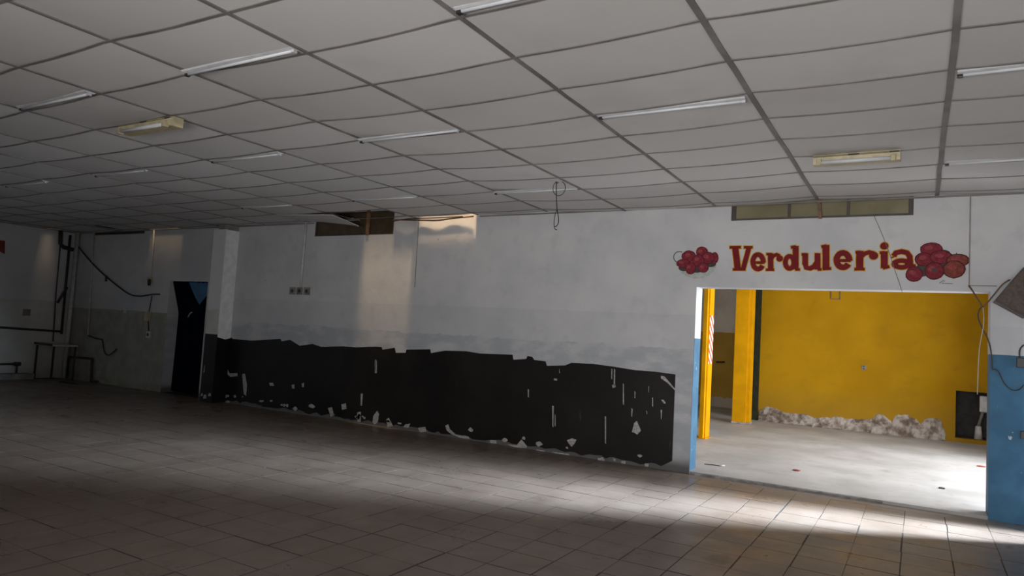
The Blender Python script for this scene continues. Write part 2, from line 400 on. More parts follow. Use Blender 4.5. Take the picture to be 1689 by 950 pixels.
FLAKES = [[(-7.793, 0.033), (-7.782, 0.146), (-7.707, 0.24), (-7.66, 0.191), (-7.682, 0.062), (-7.736, 0.014)], [(-7.497, 0.13), (-7.449, 0.151), (-7.356, 0.027), (-7.469, 0.001)], [(-7.135, 0.04), (-7.1, 0.091), (-7.003, 0.117), (-7.028, 0.044)], [(-6.311, 0.158), (-6.265, 0.193), (-6.223, 0.118), (-6.108, 0.049), (-5.875, 0.054), (-5.837, 0.018), (-6.014, 0.008), (-6.162, 0.036), (-6.276, 0.088)], [(-5.186, 0.021), (-5.022, 0.029), (-4.947, 0.122), (-4.854, 0.037), (-4.865, 0.008), (-5.053, -0.006)], [(-4.218, 0.206), (-4.146, 0.242), (-4.079, 0.229), (-4.097, 0.176), (-4.148, 0.124), (-4.192, 0.164)], [(-4.7, 0.008), (-4.559, 0.015), (-4.548, -0.01), (-4.682, -0.023)], [(-4.451, 0.014), (-4.178, 0.024), (-4.171, 0.001), (-4.357, -0.017)], [(-3.753, 0.019), (-3.669, 0.041), (-3.639, 0.001), (-3.723, -0.018)], [(-3.529, 0.056), (-3.481, 0.049), (-3.491, 0.015), (-3.519, 0.026)], [(-3.408, 0.026), (-3.343, 0.041), (-3.347, 0.004), (-3.396, -0.003)], [(-3.079, 0.043), (-3.026, 0.055), (-3.03, 0.012), (-3.072, 0.006)], [(-5.491, 0.039), (-5.372, 0.048), (-5.373, 0.006), (-5.471, 0.004)], [(-3.272, 0.428), (-3.251, 0.554), (-3.218, 0.588), (-3.152, 0.463), (-3.198, 0.407), (-3.231, 0.423)], [(-6.842, 0.066), (-6.698, 0.098), (-6.676, 0.025), (-6.798, 0.001)], [(-2.908, 1.211), (-2.863, 1.197), (-2.707, 1.045), (-2.713, 1.024), (-2.813, 1.118), (-2.912, 1.178)], [(-2.894, 0.896), (-2.868, 0.894), (-2.827, 0.853), (-2.853, 0.845)], [(-4.481, 1.038), (-4.426, 1.037), (-4.425, 1.018), (-4.474, 1.016)], [(-4.479, 0.659), (-4.457, 0.65), (-4.443, 0.357), (-4.461, 0.369)], [(-3.671, 0.597), (-3.651, 0.589), (-3.635, 0.223), (-3.652, 0.234)], [(-3.61, 1.247), (-3.598, 1.237), (-3.593, 1.103), (-3.604, 1.116)], [(-3.574, 1.25), (-3.556, 1.24), (-3.547, 1.002), (-3.562, 1.014)], [(-3.436, 1.064), (-3.418, 1.055), (-3.407, 0.774), (-3.422, 0.785)], [(-3.266, 0.976), (-3.249, 0.967), (-3.248, 0.875), (-3.262, 0.886)], [(-3.08, 1.057), (-3.066, 1.048), (-3.065, 0.969), (-3.076, 0.98)], [(-3.02, 0.915), (-3.006, 0.906), (-3.003, 0.789), (-3.015, 0.801)], [(-2.896, 0.77), (-2.88, 0.762), (-2.877, 0.642), (-2.891, 0.653)], [(-3.297, 0.741), (-3.283, 0.732), (-3.28, 0.627), (-3.292, 0.639)], [(-7.829, 1.083), (-7.806, 1.071), (-7.793, 0.882), (-7.812, 0.897)], [(-4.888, 0.855), (-4.874, 0.845), (-4.869, 0.731), (-4.881, 0.744)], [(-4.433, 0.541), (-4.42, 0.531), (-4.412, 0.366), (-4.423, 0.378)], [(-4.402, 1.187), (-4.393, 1.177), (-4.391, 1.119), (-4.399, 1.132)], [(-3.09, 0.737), (-3.079, 0.728), (-3.079, 0.688), (-3.088, 0.699)], [(-3.593, 1.025), (-3.549, 1.047), (-3.53, 1.004), (-3.58, 0.986)], [(-11.539, 0.628), (-11.484, 0.565), (-11.25, 0.584), (-11.243, 0.523), (-11.459, 0.495), (-11.544, 0.54)], [(-11.11, 0.575), (-11.043, 0.59), (-10.958, 0.395), (-10.954, 0.183), (-11.019, 0.212)], [(-11.878, 0.629), (-11.823, 0.643), (-11.801, 0.478), (-11.849, 0.474)], [(-11.568, -0.01), (-11.44, 0.044), (-11.394, -0.013), (-11.504, -0.075)], [(-10.35, 0.472), (-10.251, 0.49), (-10.208, 0.43), (-10.316, 0.426)], [(-9.757, 0.489), (-9.69, 0.505), (-9.681, 0.429), (-9.736, 0.424)], [(-9.502, 0.54), (-9.449, 0.549), (-9.442, 0.479), (-9.488, 0.475)], [(-8.824, 0.173), (-8.731, 0.196), (-8.667, 0.065), (-8.739, 0.025)], [(-8.517, 0.264), (-8.415, 0.297), (-8.388, 0.209), (-8.49, 0.171)], [(-8.14, 0.167), (-8.063, 0.189), (-8.047, 0.021), (-8.119, 0.013)], [(-11.974, 0.123), (-11.855, 0.149), (-11.839, 0.031), (-11.942, 0.005)], [(-7.836, 1.058), (-7.789, 1.062), (-7.776, 0.858), (-7.817, 0.854)], [(-8.092, 0.486), (-8.05, 0.49), (-8.043, 0.289), (-8.073, 0.286)]]
LETTERS = [('V', [([(-2.09, 2.895), (-1.952, 2.894)], 0.0296), ([(-2.022, 2.894), (-1.979, 2.61)], 0.0684), ([(-1.852, 2.892), (-1.917, 2.61)], 0.0524), ([(-1.915, 2.893), (-1.808, 2.892)], 0.0274), ([(-2.04, 2.612), (-1.885, 2.613)], 0.0274)], []), ('e', [([(-1.676, 2.696), (-1.678, 2.725), (-1.686, 2.753), (-1.699, 2.776), (-1.717, 2.792), (-1.737, 2.799), (-1.757, 2.797), (-1.775, 2.785), (-1.789, 2.765), (-1.798, 2.738), (-1.801, 2.709), (-1.796, 2.68), (-1.786, 2.653), (-1.77, 2.633), (-1.751, 2.621), (-1.731, 2.618), (-1.712, 2.625), (-1.695, 2.64), (-1.683, 2.663)], 0.0524), ([(-1.796, 2.699), (-1.66, 2.699)], 0.0274)], []), ('r', [([(-1.593, 2.812), (-1.586, 2.607)], 0.057), ([(-1.644, 2.804), (-1.578, 2.803)], 0.0274), ([(-1.643, 2.611), (-1.545, 2.611)], 0.0274), ([(-1.582, 2.743), (-1.561, 2.78), (-1.523, 2.797), (-1.488, 2.779)], 0.041)], [((-1.485, 2.749), 0.0365)]), ('d', [([(-1.321, 2.701), (-1.325, 2.727), (-1.334, 2.749), (-1.348, 2.766), (-1.364, 2.775), (-1.381, 2.775), (-1.397, 2.766), (-1.409, 2.75), (-1.417, 2.727), (-1.419, 2.701), (-1.415, 2.675), (-1.406, 2.653), (-1.393, 2.636), (-1.376, 2.627), (-1.359, 2.627), (-1.344, 2.636), (-1.331, 2.653), (-1.323, 2.675), (-1.321, 2.701)], 0.0502), ([(-1.307, 2.901), (-1.299, 2.617)], 0.0593), ([(-1.36, 2.884), (-1.302, 2.894)], 0.0296), ([(-1.304, 2.615), (-1.249, 2.615)], 0.0274)], []), ('u', [([(-1.197, 2.809), (-1.194, 2.676)], 0.057), ([(-1.238, 2.798), (-1.183, 2.798)], 0.0274), ([(-1.194, 2.687), (-1.179, 2.636), (-1.137, 2.629), (-1.096, 2.648), (-1.067, 2.698)], 0.0524), ([(-1.06, 2.808), (-1.054, 2.615)], 0.057), ([(-1.092, 2.797), (-1.049, 2.797)], 0.0274), ([(-1.054, 2.615), (-1.01, 2.616)], 0.0274)], []), ('l', [([(-0.971, 2.908), (-0.964, 2.618)], 0.0661), ([(-1.02, 2.888), (-0.966, 2.901)], 0.0296), ([(-1.003, 2.622), (-0.908, 2.629)], 0.0296)], []), ('e', [([(-0.717, 2.717), (-0.719, 2.745), (-0.728, 2.77), (-0.742, 2.791), (-0.761, 2.806), (-0.783, 2.812), (-0.804, 2.809), (-0.824, 2.798), (-0.839, 2.779), (-0.849, 2.755), (-0.852, 2.727), (-0.848, 2.7), (-0.837, 2.675), (-0.821, 2.656), (-0.801, 2.644), (-0.78, 2.641), (-0.758, 2.646), (-0.74, 2.66), (-0.726, 2.681)], 0.0593), ([(-0.841, 2.722), (-0.702, 2.722)], 0.0296)], []), ('r', [([(-0.61, 2.834), (-0.606, 2.619)], 0.0661), ([(-0.653, 2.818), (-0.602, 2.821)], 0.0296), ([(-0.661, 2.621), (-0.553, 2.621)], 0.0296), ([(-0.596, 2.763), (-0.563, 2.8), (-0.516, 2.816), (-0.468, 2.803)], 0.0456)], [((-0.467, 2.777), 0.0433)]), ('i', [([(-0.359, 2.826), (-0.355, 2.633)], 0.0616), ([(-0.406, 2.809), (-0.354, 2.815)], 0.0296), ([(-0.369, 2.635), (-0.304, 2.652)], 0.0319)], [((-0.36, 2.888), 0.0388)]), ('a', [([(-0.264, 2.771), (-0.242, 2.808), (-0.187, 2.822), (-0.132, 2.807), (-0.106, 2.765), (-0.099, 2.665), (-0.079, 2.642), (-0.042, 2.654)], 0.0502), ([(-0.11, 2.681), (-0.114, 2.694), (-0.128, 2.705), (-0.148, 2.714), (-0.172, 2.718), (-0.198, 2.718), (-0.223, 2.714), (-0.243, 2.705), (-0.256, 2.694), (-0.26, 2.681), (-0.255, 2.668), (-0.242, 2.656), (-0.222, 2.648), (-0.197, 2.643), (-0.171, 2.643), (-0.147, 2.648), (-0.127, 2.656), (-0.114, 2.668), (-0.11, 2.681)], 0.0456), ([(-0.264, 2.771), (-0.258, 2.758)], 0.0502)], [])]
BOWL_FRUIT = [((-2.44, 2.834), 0.0684, 0.0661), ((-2.276, 2.758), 0.0456, 0.0661), ((-2.359, 2.761), 0.0775, 0.0707), ((-2.609, 2.781), 0.0821, 0.0684), ((-2.679, 2.689), 0.0775, 0.0524), ((-2.484, 2.727), 0.0707, 0.0661), ((-2.578, 2.627), 0.0593, 0.0707), ((-2.414, 2.634), 0.0593, 0.057)]
BOWL_DARK = [((-2.664, 2.63), 0.0684, 0.0388), ((-2.498, 2.615), 0.0627, 0.0456), ((-2.326, 2.682), 0.0684, 0.0388)]
BOWL = [(-2.754, 2.637), (-2.701, 2.617), (-2.6, 2.572), (-2.478, 2.567), (-2.383, 2.592), (-2.29, 2.652), (-2.247, 2.703), (-2.252, 2.652), (-2.287, 2.58), (-2.356, 2.525), (-2.451, 2.494), (-2.548, 2.493), (-2.635, 2.523), (-2.705, 2.572)]
BOWL_RING = [(-2.7, 2.837), (-2.716, 2.844), (-2.734, 2.847), (-2.752, 2.846), (-2.768, 2.841), (-2.783, 2.832), (-2.795, 2.819), (-2.804, 2.805), (-2.809, 2.788), (-2.81, 2.77), (-2.806, 2.753), (-2.799, 2.737), (-2.787, 2.722), (-2.773, 2.711), (-2.757, 2.703)]
PILE_FRUIT = [((0.101, 2.844), 0.0958, 0.0661), ((0.03, 2.733), 0.0752, 0.0684), ((0.192, 2.756), 0.0958, 0.0661), ((0.346, 2.718), 0.0958, 0.0638), ((0.315, 2.622), 0.0912, 0.0866), ((0.131, 2.603), 0.0821, 0.0844), ((-0.06, 2.565), 0.0741, 0.0741)]
PILE_DARK = [((0.026, 2.615), 0.0707, 0.0707), ((0.223, 2.626), 0.0684, 0.057), ((0.269, 2.701), 0.057, 0.0456), ((0.108, 2.686), 0.0798, 0.0456), ((0.216, 2.799), 0.057, 0.0342)]
PILE_EYE = ((0.135, 2.611), 0.0205, 0.0228)
PILE_STEM = [(0.335, 2.803), (0.337, 2.757)]
SCRIBBLE = [(0.181, 2.467), (0.22, 2.502), (0.233, 2.495), (0.203, 2.467), (0.307, 2.465)]
PLASTER_TOP = [(-3.037, 0.123), (-3.022, 0.251), (-2.904, 0.352), (-2.692, 0.336), (-2.571, 0.261), (-2.335, 0.262), (-2.161, 0.268), (-1.931, 0.232), (-1.649, 0.239), (-1.484, 0.282), (-1.265, 0.27), (-0.996, 0.276), (-0.811, 0.321), (-0.734, 0.411), (-0.605, 0.425), (-0.525, 0.341), (-0.447, 0.292), (-0.399, 0.425), (-0.222, 0.467), (-0.02, 0.409), (0.056, 0.321), (0.128, 0.403), (0.25, 0.473), (0.396, 0.433), (0.421, 0.335), (0.472, 0.173), (0.463, 0.082)]
# ================================================================== the setting
TOPZ = 4.7
OPEN = (-2.49, 0.648, 0.0, 2.385)
DOOR = (-13.62, -12.37, 0.0, 2.33)
WIN1 = (-2.085, -0.078, 3.235, 3.62)
WIN2 = (-9.48, -7.63, 3.19, 3.60)
SLOT = (-16.75, -14.70, 3.365, 3.60)
v, f = wall_xz('wall_back', LX - 0.2, FX + 0.3, 0.0, TOPZ, WY, WY + 0.28, [OPEN, DOOR, WIN1, WIN2, SLOT], 'wall')
wall_back = struct(mk('wall_back', v, f, 'wall'), 'long grey white wall with black dado and wide opening')
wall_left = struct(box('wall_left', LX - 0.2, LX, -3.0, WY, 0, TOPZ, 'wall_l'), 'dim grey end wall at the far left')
v, f = wall_xz('wall_front', LX - 0.2, FX + 0.3, 0.0, TOPZ, -3.2, -3.0, [(-3.2, 1.4, 0.05, 1.75)], 'wall')
struct(mk('wall_front', v, f, 'wall_l'))
struct(box('pavement_front', -8.0, 5.0, -8.0, -3.2, -0.15, 0.0, 'concrete'))
v, f = wall_xz('wall_right', -3.0, 19.0, 0.0, TOPZ, FX, FX + 0.3, [(0.4, 4.8, 1.1, 2.8), (8.45, 8.83, 0.0, 2.6), (9.25, 13.6, 0.035, 3.0)], 'wall')
struct(mk('wall_right', [(b, a, c) for a, b, c in v], f, 'pale'))
struct(box('roof', LX - 0.2, FX + 0.3, -3.2, 19.0, TOPZ, TOPZ + 0.1, 'roof'))
struct(box('pavement', FX + 0.3, 6.5, 6.0, 16.5, -0.15, 0.0, 'concrete'))

# second room
g = G().box(OPEN[0], OPEN[1], WY - 0.004, WY + 0.28, -0.15, 0.035).box(-7.0, FX + 0.3, WY + 0.28, 18.8, -0.15, 0.035)
struct(g.obj('floor_concrete', 'concrete'), 'pale concrete floor of the yellow room')
NX0, NX1, NZ0, NZ1 = 0.64, 1.26, 0.112, 1.03
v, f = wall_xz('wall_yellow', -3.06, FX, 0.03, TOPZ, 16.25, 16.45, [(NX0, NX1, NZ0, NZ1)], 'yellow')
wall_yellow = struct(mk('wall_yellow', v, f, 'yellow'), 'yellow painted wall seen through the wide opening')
struct(box('wall_far', -7.0, -2.9, 18.6, 18.8, 0.03, TOPZ, 'far'))
struct(box('wall_side', -7.2, -7.0, WY + 0.28, 18.8, 0.0, TOPZ, 'far'))
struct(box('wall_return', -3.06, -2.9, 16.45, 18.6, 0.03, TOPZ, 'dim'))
struct(box('ceiling_second_room', -7.0, FX, WY + 0.28, 18.8, 3.45, 3.55, 'panel'))
# recess in the yellow wall
g = G().box(NX0 - 0.05, NX1 + 0.05, 16.45, 16.85, NZ0 - 0.05, NZ0 - 0.001)
g.box(NX0 - 0.05, NX1 + 0.05, 16.45, 16.85, NZ1 + 0.001, NZ1 + 0.05).box(NX0 - 0.05, NX0 - 0.001, 16.45, 16.85, NZ0, NZ1)
g.box(NX1 + 0.001, NX1 + 0.05, 16.45, 16.85, NZ0, NZ1).box(NX0 - 0.05, NX1 + 0.05, 16.85, 16.9, NZ0 - 0.05, NZ1 + 0.05)
rec = struct(g.obj('trim_6', 'dim'))

# ------------------------------------------------------------------ floor with its tiles
floor = struct(G().box(LX - 0.2, FX, -3.0, WY, -0.15, -0.0022).obj('floor', 'grout'), 'worn brown tiled floor')
TS, TX0, TY0 = 0.3625, -0.10, 6.15
def px(p):
    d = Vector(p) - Vector((0, 0, CAM_H)); zc_ = d.dot(fw)
    if zc_ < 0.2: return None
    return 844.5 + CAM_F * d.dot(rt) / zc_, 475 - CAM_F * d.dot(up) / zc_, zc_
def tile_mesh(g4, tl):
    a = TS / 2; ch = 0.0012; x0, x1, y0, y1 = -a + g4[0], a - g4[1], -a + g4[2], a - g4[3]
    v = [(x0, y0, -0.012), (x1, y0, -0.012), (x1, y1, -0.012), (x0, y1, -0.012), (x0, y0, -0.0008), (x1, y0, -0.0008), (x1, y1, -0.0008), (x0, y1, -0.0008),
         (x0 + ch, y0 + ch, tl[0]), (x1 - ch, y0 + ch, tl[1]), (x1 - ch, y1 - ch, tl[2]), (x0 + ch, y1 - ch, tl[3])]
    f = [(8, 9, 10, 11), (0, 1, 5, 4), (1, 2, 6, 5), (2, 3, 7, 6), (3, 0, 4, 7), (4, 5, 9, 8), (5, 6, 10, 9), (6, 7, 11, 10), (7, 4, 8, 11)]
    return v, f
TV = []
for q in range(14):
    vv, ff = tile_mesh([random.choice((0.0005, 0.0008, 0.0015, 0.0035, 0.006, 0.008)) for _ in range(4)], [random.uniform(-0.0003, 0.0004) for _ in range(4)])
    me = bpy.data.meshes.new('floor_tile'); me.from_pydata(vv, [], ff); me.materials.append(MT['tile']); me.materials.append(MT['grout'])
    for p in me.polygons: p.material_index = 0 if p.index == 0 else 1
    me.update()
    TV.append((vv, ff, me))
cells = []
i0 = int(math.ceil((LX - TX0) / TS)); i1 = int((FX - TX0) // TS)
j0 = int(math.ceil((-2.95 - TY0) / TS)); j1 = int((WY - 0.02 - TY0) // TS)
for i in range(i0, i1):
    for j in range(j0, j1):
        x = TX0 + (i + 0.5) * TS; y = TY0 + (j + 0.5) * TS
        s = px((x, y, 0)); sz = -1
        if s and -20 < s[0] < 1709 and 500 < s[1] < 975: sz = 1.0 / s[2] ** 3
        cells.append((sz, x, y, random.randrange(14), random.randrange(4), random.uniform(-0.0002, 0.0002)))
cells.sort(reverse=True)
far = G(); fmi = []
for n, (sz, x, y, k, rot, dz) in enumerate(cells):
    vv, ff, me = TV[k]
    if n < 300 and sz > 0:
        o = link('floor_tile', me, (x, y, dz), floor); o.rotation_euler.z = rot * math.pi / 2
    else:
        far.add([(x + p[0], y + p[1], p[2] + dz) for p in vv], ff); fmi += [0] + [1] * 8
# cut border strips along the walls
ye = TY0 + j1 * TS
far.box(LX, FX, ye + 0.003, WY - 0.002, -0.012, 0.0)
far.box(TX0 + i1 * TS + 0.003, FX, -2.95, ye, -0.012, 0.0)
fo = tag(far.obj('floor_tile_field', 'tile', floor), kind='stuff')
fo.data.materials.append(MT['grout'])
for p, m_ in zip(fo.data.polygons, fmi): p.material_index = m_

# broken mortar along the raised edge of the concrete
pts = []
n = 34
for i in range(n + 1):
    x = -2.47 + 2.15 * i / n
    pts.append((x, WY - 0.03 - random.uniform(0.0, 0.03) * (1 - 0.4 * i / n), random.uniform(0.012, 0.03)))
v = []; f = []
for (x, y, z) in pts: v += [(x, y, -0.002), (x, y + 0.012, z), (x, WY - 0.0045, z + 0.004), (x, WY - 0.0045, -0.002)]
for i in range(n): a = i * 4; f += [(a + k, a + (k + 1) % 4, a + 4 + (k + 1) % 4, a + 4 + k) for k in range(4)]
f += [(0, 1, 2, 3), (n * 4 + 3, n * 4 + 2, n * 4 + 1, n * 4)]
struct(mk('trim_1', v, f, 'grey_render'), 'broken grey mortar along the raised concrete edge')

# ------------------------------------------------------------------ suspended ceiling
CX0, CDX, CY0, CDY = -1.0754, 1.22, 3.7447, 0.6216
COLZ = {-5: 0.006, -4: 0.012, -3: 0.014, -2: -0.026, -1: -0.012, 0: 0.014, 1: 0.004, 2: 0.0}
def colz(i): return COLZ.get(i, (math.sin(i * 12.9898) * 43758.5453 % 1 - 0.5) * 0.03)
def zc(x, y):
    u = (x - CX0) / CDX; i = math.floor(u); t = u - i
    w = (y - CY0) / CDY
    amp = 0.010 + 0.010 * (math.sin((i * 7 + round(w)) * 3.7) * 0.5 + 0.5)
    return CZ + (1 - t) * colz(i) + t * colz(i + 1) - 0.013 * 4 * t * (1 - t)
ceiling = struct(box('ceiling', LX, FX, -3.0, CY0 - 7 * CDY, CZ, CZ + 0.05, 'panel'), 'sagging suspended ceiling of off-white boards')
def panel(x0, x1, y0, y1, fz, name='ceiling_panel', parent=ceiling):
    nx, ny = 6, 2; v = []; f = []
    for k in (0, 1):
        for b in range(ny + 1):
            for a in range(nx + 1):
                x = x0 + (x1 - x0) * a / nx; y = y0 + (y1 - y0) * b / ny
                v.append((x, y, fz(x, y) + 0.014 * k))
    w = nx + 1; m = w * (ny + 1)
    for b in range(ny):
        for a in range(nx):
            q = b * w + a
            f.append((q, q + 1, q + w + 1, q + w)); f.append((m + q, m + q + w, m + q + w + 1, m + q + 1))
    for a in range(nx):
        f.append((a, m + a, m + a + 1, a + 1)); q = ny * w + a; f.append((q, q + 1, m + q + 1, m + q))
    for b in range(ny):
        q = b * w; f.append((q, q + w, m + q + w, m + q)); q = b * w + nx; f.append((q, m + q, m + q + w, q + w))
    return mk(name, v, f, 'panel', parent)
MISSING = {(-6, 8), (-11, 8), (-6, 7), (-7, 7)}
for i in range(-14, 3):
    for j in range(-7, 9):
        if (i, j) in MISSING: continue
        xa = max(CX0 + i * CDX, LX); xb = min(CX0 + (i + 1) * CDX, FX); ya = CY0 + j * CDY; yb = min(CY0 + (j + 1) * CDY, WY)
        if (i, j) == (-14, 7): xa = LX + 0.16
        if (i, j) == (-12, 7): xa += 0.5
        if (i, j) == (-5, 8): yb = WY - 0.07
        if xb - xa < 0.02 or yb - ya < 0.02: continue
        panel(xa + 0.003, xb - 0.003, ya + 0.003, yb - 0.003, zc)
# the board that has slipped out of the grid beside the brown window
def fz(x, y): return zc(x, y) - 0.012 - 0.13 * max(0, (x + 9.5) / 1.3) ** 1.5 * (0.35 + 0.65 * (y - 8.1) / 0.6)
tag(panel(-9.60, -8.22, 8.10, 8.70, fz, 'ceiling_panel'), 'ceiling board slipped down at one corner')
for i in range(-13, 3):     # main tees
    x = CX0 + i * CDX; hw = 0.019 if i in (0, 1) else 0.015
    v = []; f = []; n = 24
    for k in range(n + 1):
        y = -0.6 + (WY + 0.6) * k / n; z = zc(x, y); dx = random.uniform(-0.004, 0.004)
        v += [(x - hw + dx, y, z - 0.010), (x + hw + dx, y, z - 0.010), (x + hw + dx, y, z + 0.001), (x - hw + dx, y, z + 0.001)]
    for k in range(n): a = 4 * k; f += [(a + q, a + (q + 1) % 4, a + 4 + (q + 1) % 4, a + 4 + q) for q in range(4)]
    f += [(0, 1, 2, 3), (4 * n, 4 * n + 3, 4 * n + 2, 4 * n + 1)]
    mk('main_tee', v, f, 'tbar', ceiling)
for j in range(-6, 9):      # cross tees
    y = CY0 + j * CDY; v = []; f = []; n = 96; hw = 0.011
    for k in range(n + 1):
        x = LX + (FX - LX) * k / n; z = zc(x, y)
        v += [(x, y - hw, z - 0.006), (x, y + hw, z - 0.006), (x, y + hw, z + 0.001), (x, y - hw, z + 0.001)]
    for k in range(n): a = 4 * k; f += [(a + q, a + (q + 1) % 4, a + 4 + (q + 1) % 4, a + 4 + q) for q in range(4)]
    f += [(0, 1, 2, 3), (4 * n, 4 * n + 3, 4 * n + 2, 4 * n + 1)]
    mk('cross_tee', v, f, 'tbar', ceiling)
struct(box('trim_2', -5.9, FX, WY - 0.022, WY, CZ - 0.030, CZ - 0.012, 'tbar'))
struct(box('trim_3', LX, -9.5, WY - 0.022, WY, CZ - 0.030, CZ - 0.012, 'tbar'))
struct(box('trim_4', LX, LX + 0.022, -3, WY - 0.022, CZ - 0.030, CZ - 0.012, 'tbar'))

# ------------------------------------------------------------------ paint and bare plaster on the back wall
poly = [(-12.12, 0.02)] + [(x, z) for x, z in BLACK_TOP]
poly[1] = (-12.12, poly[1][1])
xr = -2.715
poly += [(xr, 0.13)]
x = xr
while x > -11.9:
    x -= random.uniform(0.05, 0.16); poly.append((x, random.uniform(0.015, 0.07)))
G().prism_y(poly, WY - 0.002, WY + 0.001).obj('black_dado', 'black', wall_back)
for q in FLAKES:
    q2 = [(x + random.uniform(-0.004, 0.004), z + random.uniform(-0.004, 0.004)) for x, z in q]
    G().prism_y(q2, WY - 0.0045, WY - 0.001).obj('peeled_patch', 'flake', wall_back)
for n in range(26):
    x = random.uniform(-11.6, -2.9); z = random.uniform(0.07, 0.16); s = random.uniform(0.012, 0.035)
    G().prism_y(ellipse(x, z, s * random.uniform(1, 2.2), s, 7, 0.35), WY - 0.0045, WY - 0.001).obj('peeled_patch', 'flake', wall_back)

# pilaster beside the doorway
pil = thing('pilaster', (-11.765, 8.75, 0), 'white plaster pilaster with black foot beside the dark doorway', 'pilaster')
PX0, PX1, PY = -11.91, -11.54, WY - 0.30
G().box(PX0, PX1, PY, WY - 0.001, 0.0, 1.30, 0.004).obj('painted_foot', 'black', pil)
G().box(PX0, PX1, PY, WY - 0.001, 1.30, 3.33, 0.004).obj('shaft', 'wall_l', pil)
mk('whitewashed_side', [(PX1 + 0.004, PY + 0.004, 3.32), (PX1 + 0.004, WY - 0.002, 3.32), (PX1 + 0.004, WY - 0.002, 1.24), (PX1 + 0.004, WY - 0.12, 1.21), (PX1 + 0.004, PY + 0.004, 1.25),
   (PX1 - 0.001, PY + 0.004, 3.32), (PX1 - 0.001, WY - 0.002, 3.32), (PX1 - 0.001, WY - 0.002, 1.24), (PX1 - 0.001, WY - 0.12, 1.21), (PX1 - 0.001, PY + 0.004, 1.25)],
   [(0, 1, 2, 3, 4), (9, 8, 7, 6, 5)] + [(k, (k + 1) % 5, 5 + (k + 1) % 5, 5 + k) for k in range(5)], 'whitewash', pil)
G().box(PX0 + 0.10, PX1 - 0.02, PY + 0.03, WY - 0.001, 3.33, 3.43, 0.004).obj('cap', 'grey_render', pil)
for (xa, za, xb, zb) in ((-11.86, 0.55, -11.83, 0.70), (-11.66, 0.12, -11.58, 0.18), (-11.88, 0.1, -11.82, 0.16), (-11.80, 0.06, -11.71, 0.14)):
    G().prism_y([(xa, za), (xb, za + 0.01), (xb - 0.01, zb), (xa + 0.015, zb - 0.005)], PY - 0.003, PY + 0.001).obj('peeled_patch', 'flake', pil)

# ------------------------------------------------------------------ doorway at the far end
g = G().box(DOOR[0] - 0.3, DOOR[1] + 0.3, WY + 1.1, WY + 1.2, 0, 2.6).box(DOOR[0] - 0.4, DOOR[0] - 0.3, WY + 0.28, WY + 1.2, 0, 2.6)
g.box(DOOR[1] + 0.3, DOOR[1] + 0.4, WY + 0.28, WY + 1.2, 0, 2.6).box(DOOR[0] - 0.4, DOOR[1] + 0.4, WY + 0.28, WY + 1.2, 2.6, 2.7)
g.box(DOOR[0] - 0.4, DOOR[1] + 0.4, WY, WY + 1.2, -0.15, 0.0)
struct(g.obj('door_1', 'dim'), 'dark doorway beside the white pilaster')
tp = thing('plastic_curtain', (-13.0, WY + 0.12, 0.0), 'dark blue plastic sheet hanging in the far doorway', 'curtain')
v = []; f = []; nx, nz = 26, 30
for b in range(nz + 1):
    z = 0.03 + (DOOR[3] - 0.03) * b / nz; t = z / DOOR[3]
    for a in range(nx + 1):
        s = a / nx
        le = DOOR[0] + 0.012
        x = le + (DOOR[1] - 0.012 - le) * s
        y = WY + 0.225 + 0.025 * math.sin(s * 19 + 2 * t) + 0.015 * math.sin(s * 41) - 0.19 * max(0, t - 0.72) / 0.28
        v.append((x, y, z))
w = nx + 1
f = [(b * w + a, b * w + a + 1, (b + 1) * w + a + 1, (b + 1) * w + a) for b in range(nz) for a in range(nx)]
o = mk('sheet', v, f, 'navy', tp, smooth=True)
sm = o.modifiers.new('thickness', 'SOLIDIFY'); sm.thickness = 0.004
fl = G().prism_y([(-13.02, 2.315), (-12.39, 2.315), (-12.40, 2.06), (-12.62, 1.86), (-12.78, 2.02)], WY + 0.020, WY + 0.032).obj('folded_flap', 'bluetarp', tp)
tag(fl, 'bright blue folded corner of the sheet')
G().tube([(-13.16, WY + 0.17, 1.60), (-13.08, WY + 0.15, 1.67), (-13.03, WY + 0.16, 1.70)], 0.012, 6, 4).obj('tie', 'wire_w', tp)

# ------------------------------------------------------------------ windows above
def strip_window(name, W, mulls, glass, label, thick=0.05):
    wdw = struct(G().box(W[0], W[1], WY + 0.02, WY + 0.08, W[2], W[2] + 0.028).box(W[0], W[1], WY + 0.02, WY + 0.08, W[3] - 0.03, W[3])
                 .box(W[0], W[0] + thick, WY + 0.02, WY + 0.08, W[2] + 0.028, W[3] - 0.03).box(W[1] - thick, W[1], WY + 0.02, WY + 0.08, W[2] + 0.028, W[3] - 0.03)
                 .obj(name, 'frame'), label)
    xs = [W[0] + thick] + mulls + [W[1] - thick]
    for a, b in zip(xs[:-1], xs[1:]):
        box('pane', a, b, WY + 0.045, WY + 0.051, W[2] + 0.028, W[3] - 0.03, glass, wdw)
    for m in mulls: box('mullion', m - 0.016, m + 0.016, WY + 0.025, WY + 0.075, W[2] + 0.028, W[3] - 0.03, 'frame', wdw)
    return wdw
w1 = strip_window('window_1', WIN1, [-1.40, -0.745], 'glass', 'high strip window of dusty amber glass above the red lettering')
mk('batten', [(-1.085, WY - 0.012, 3.47), (-1.045, WY - 0.012, 3.47), (-1.020, WY - 0.012, 3.225), (-1.062, WY - 0.012, 3.225),
              (-1.085, WY + 0.02, 3.47), (-1.045, WY + 0.02, 3.47), (-1.020, WY + 0.02, 3.225), (-1.062, WY + 0.02, 3.225)],
   [(0, 1, 2, 3), (4, 7, 6, 5), (0, 4, 5, 1), (1, 5, 6, 2), (2, 6, 7, 3), (3, 7, 4, 0)], 'wood', w1)
w2 = strip_window('window_2', WIN2, [], 'glass_dark', 'high strip window of dark brown glass under the slipped ceiling board', 0.03)
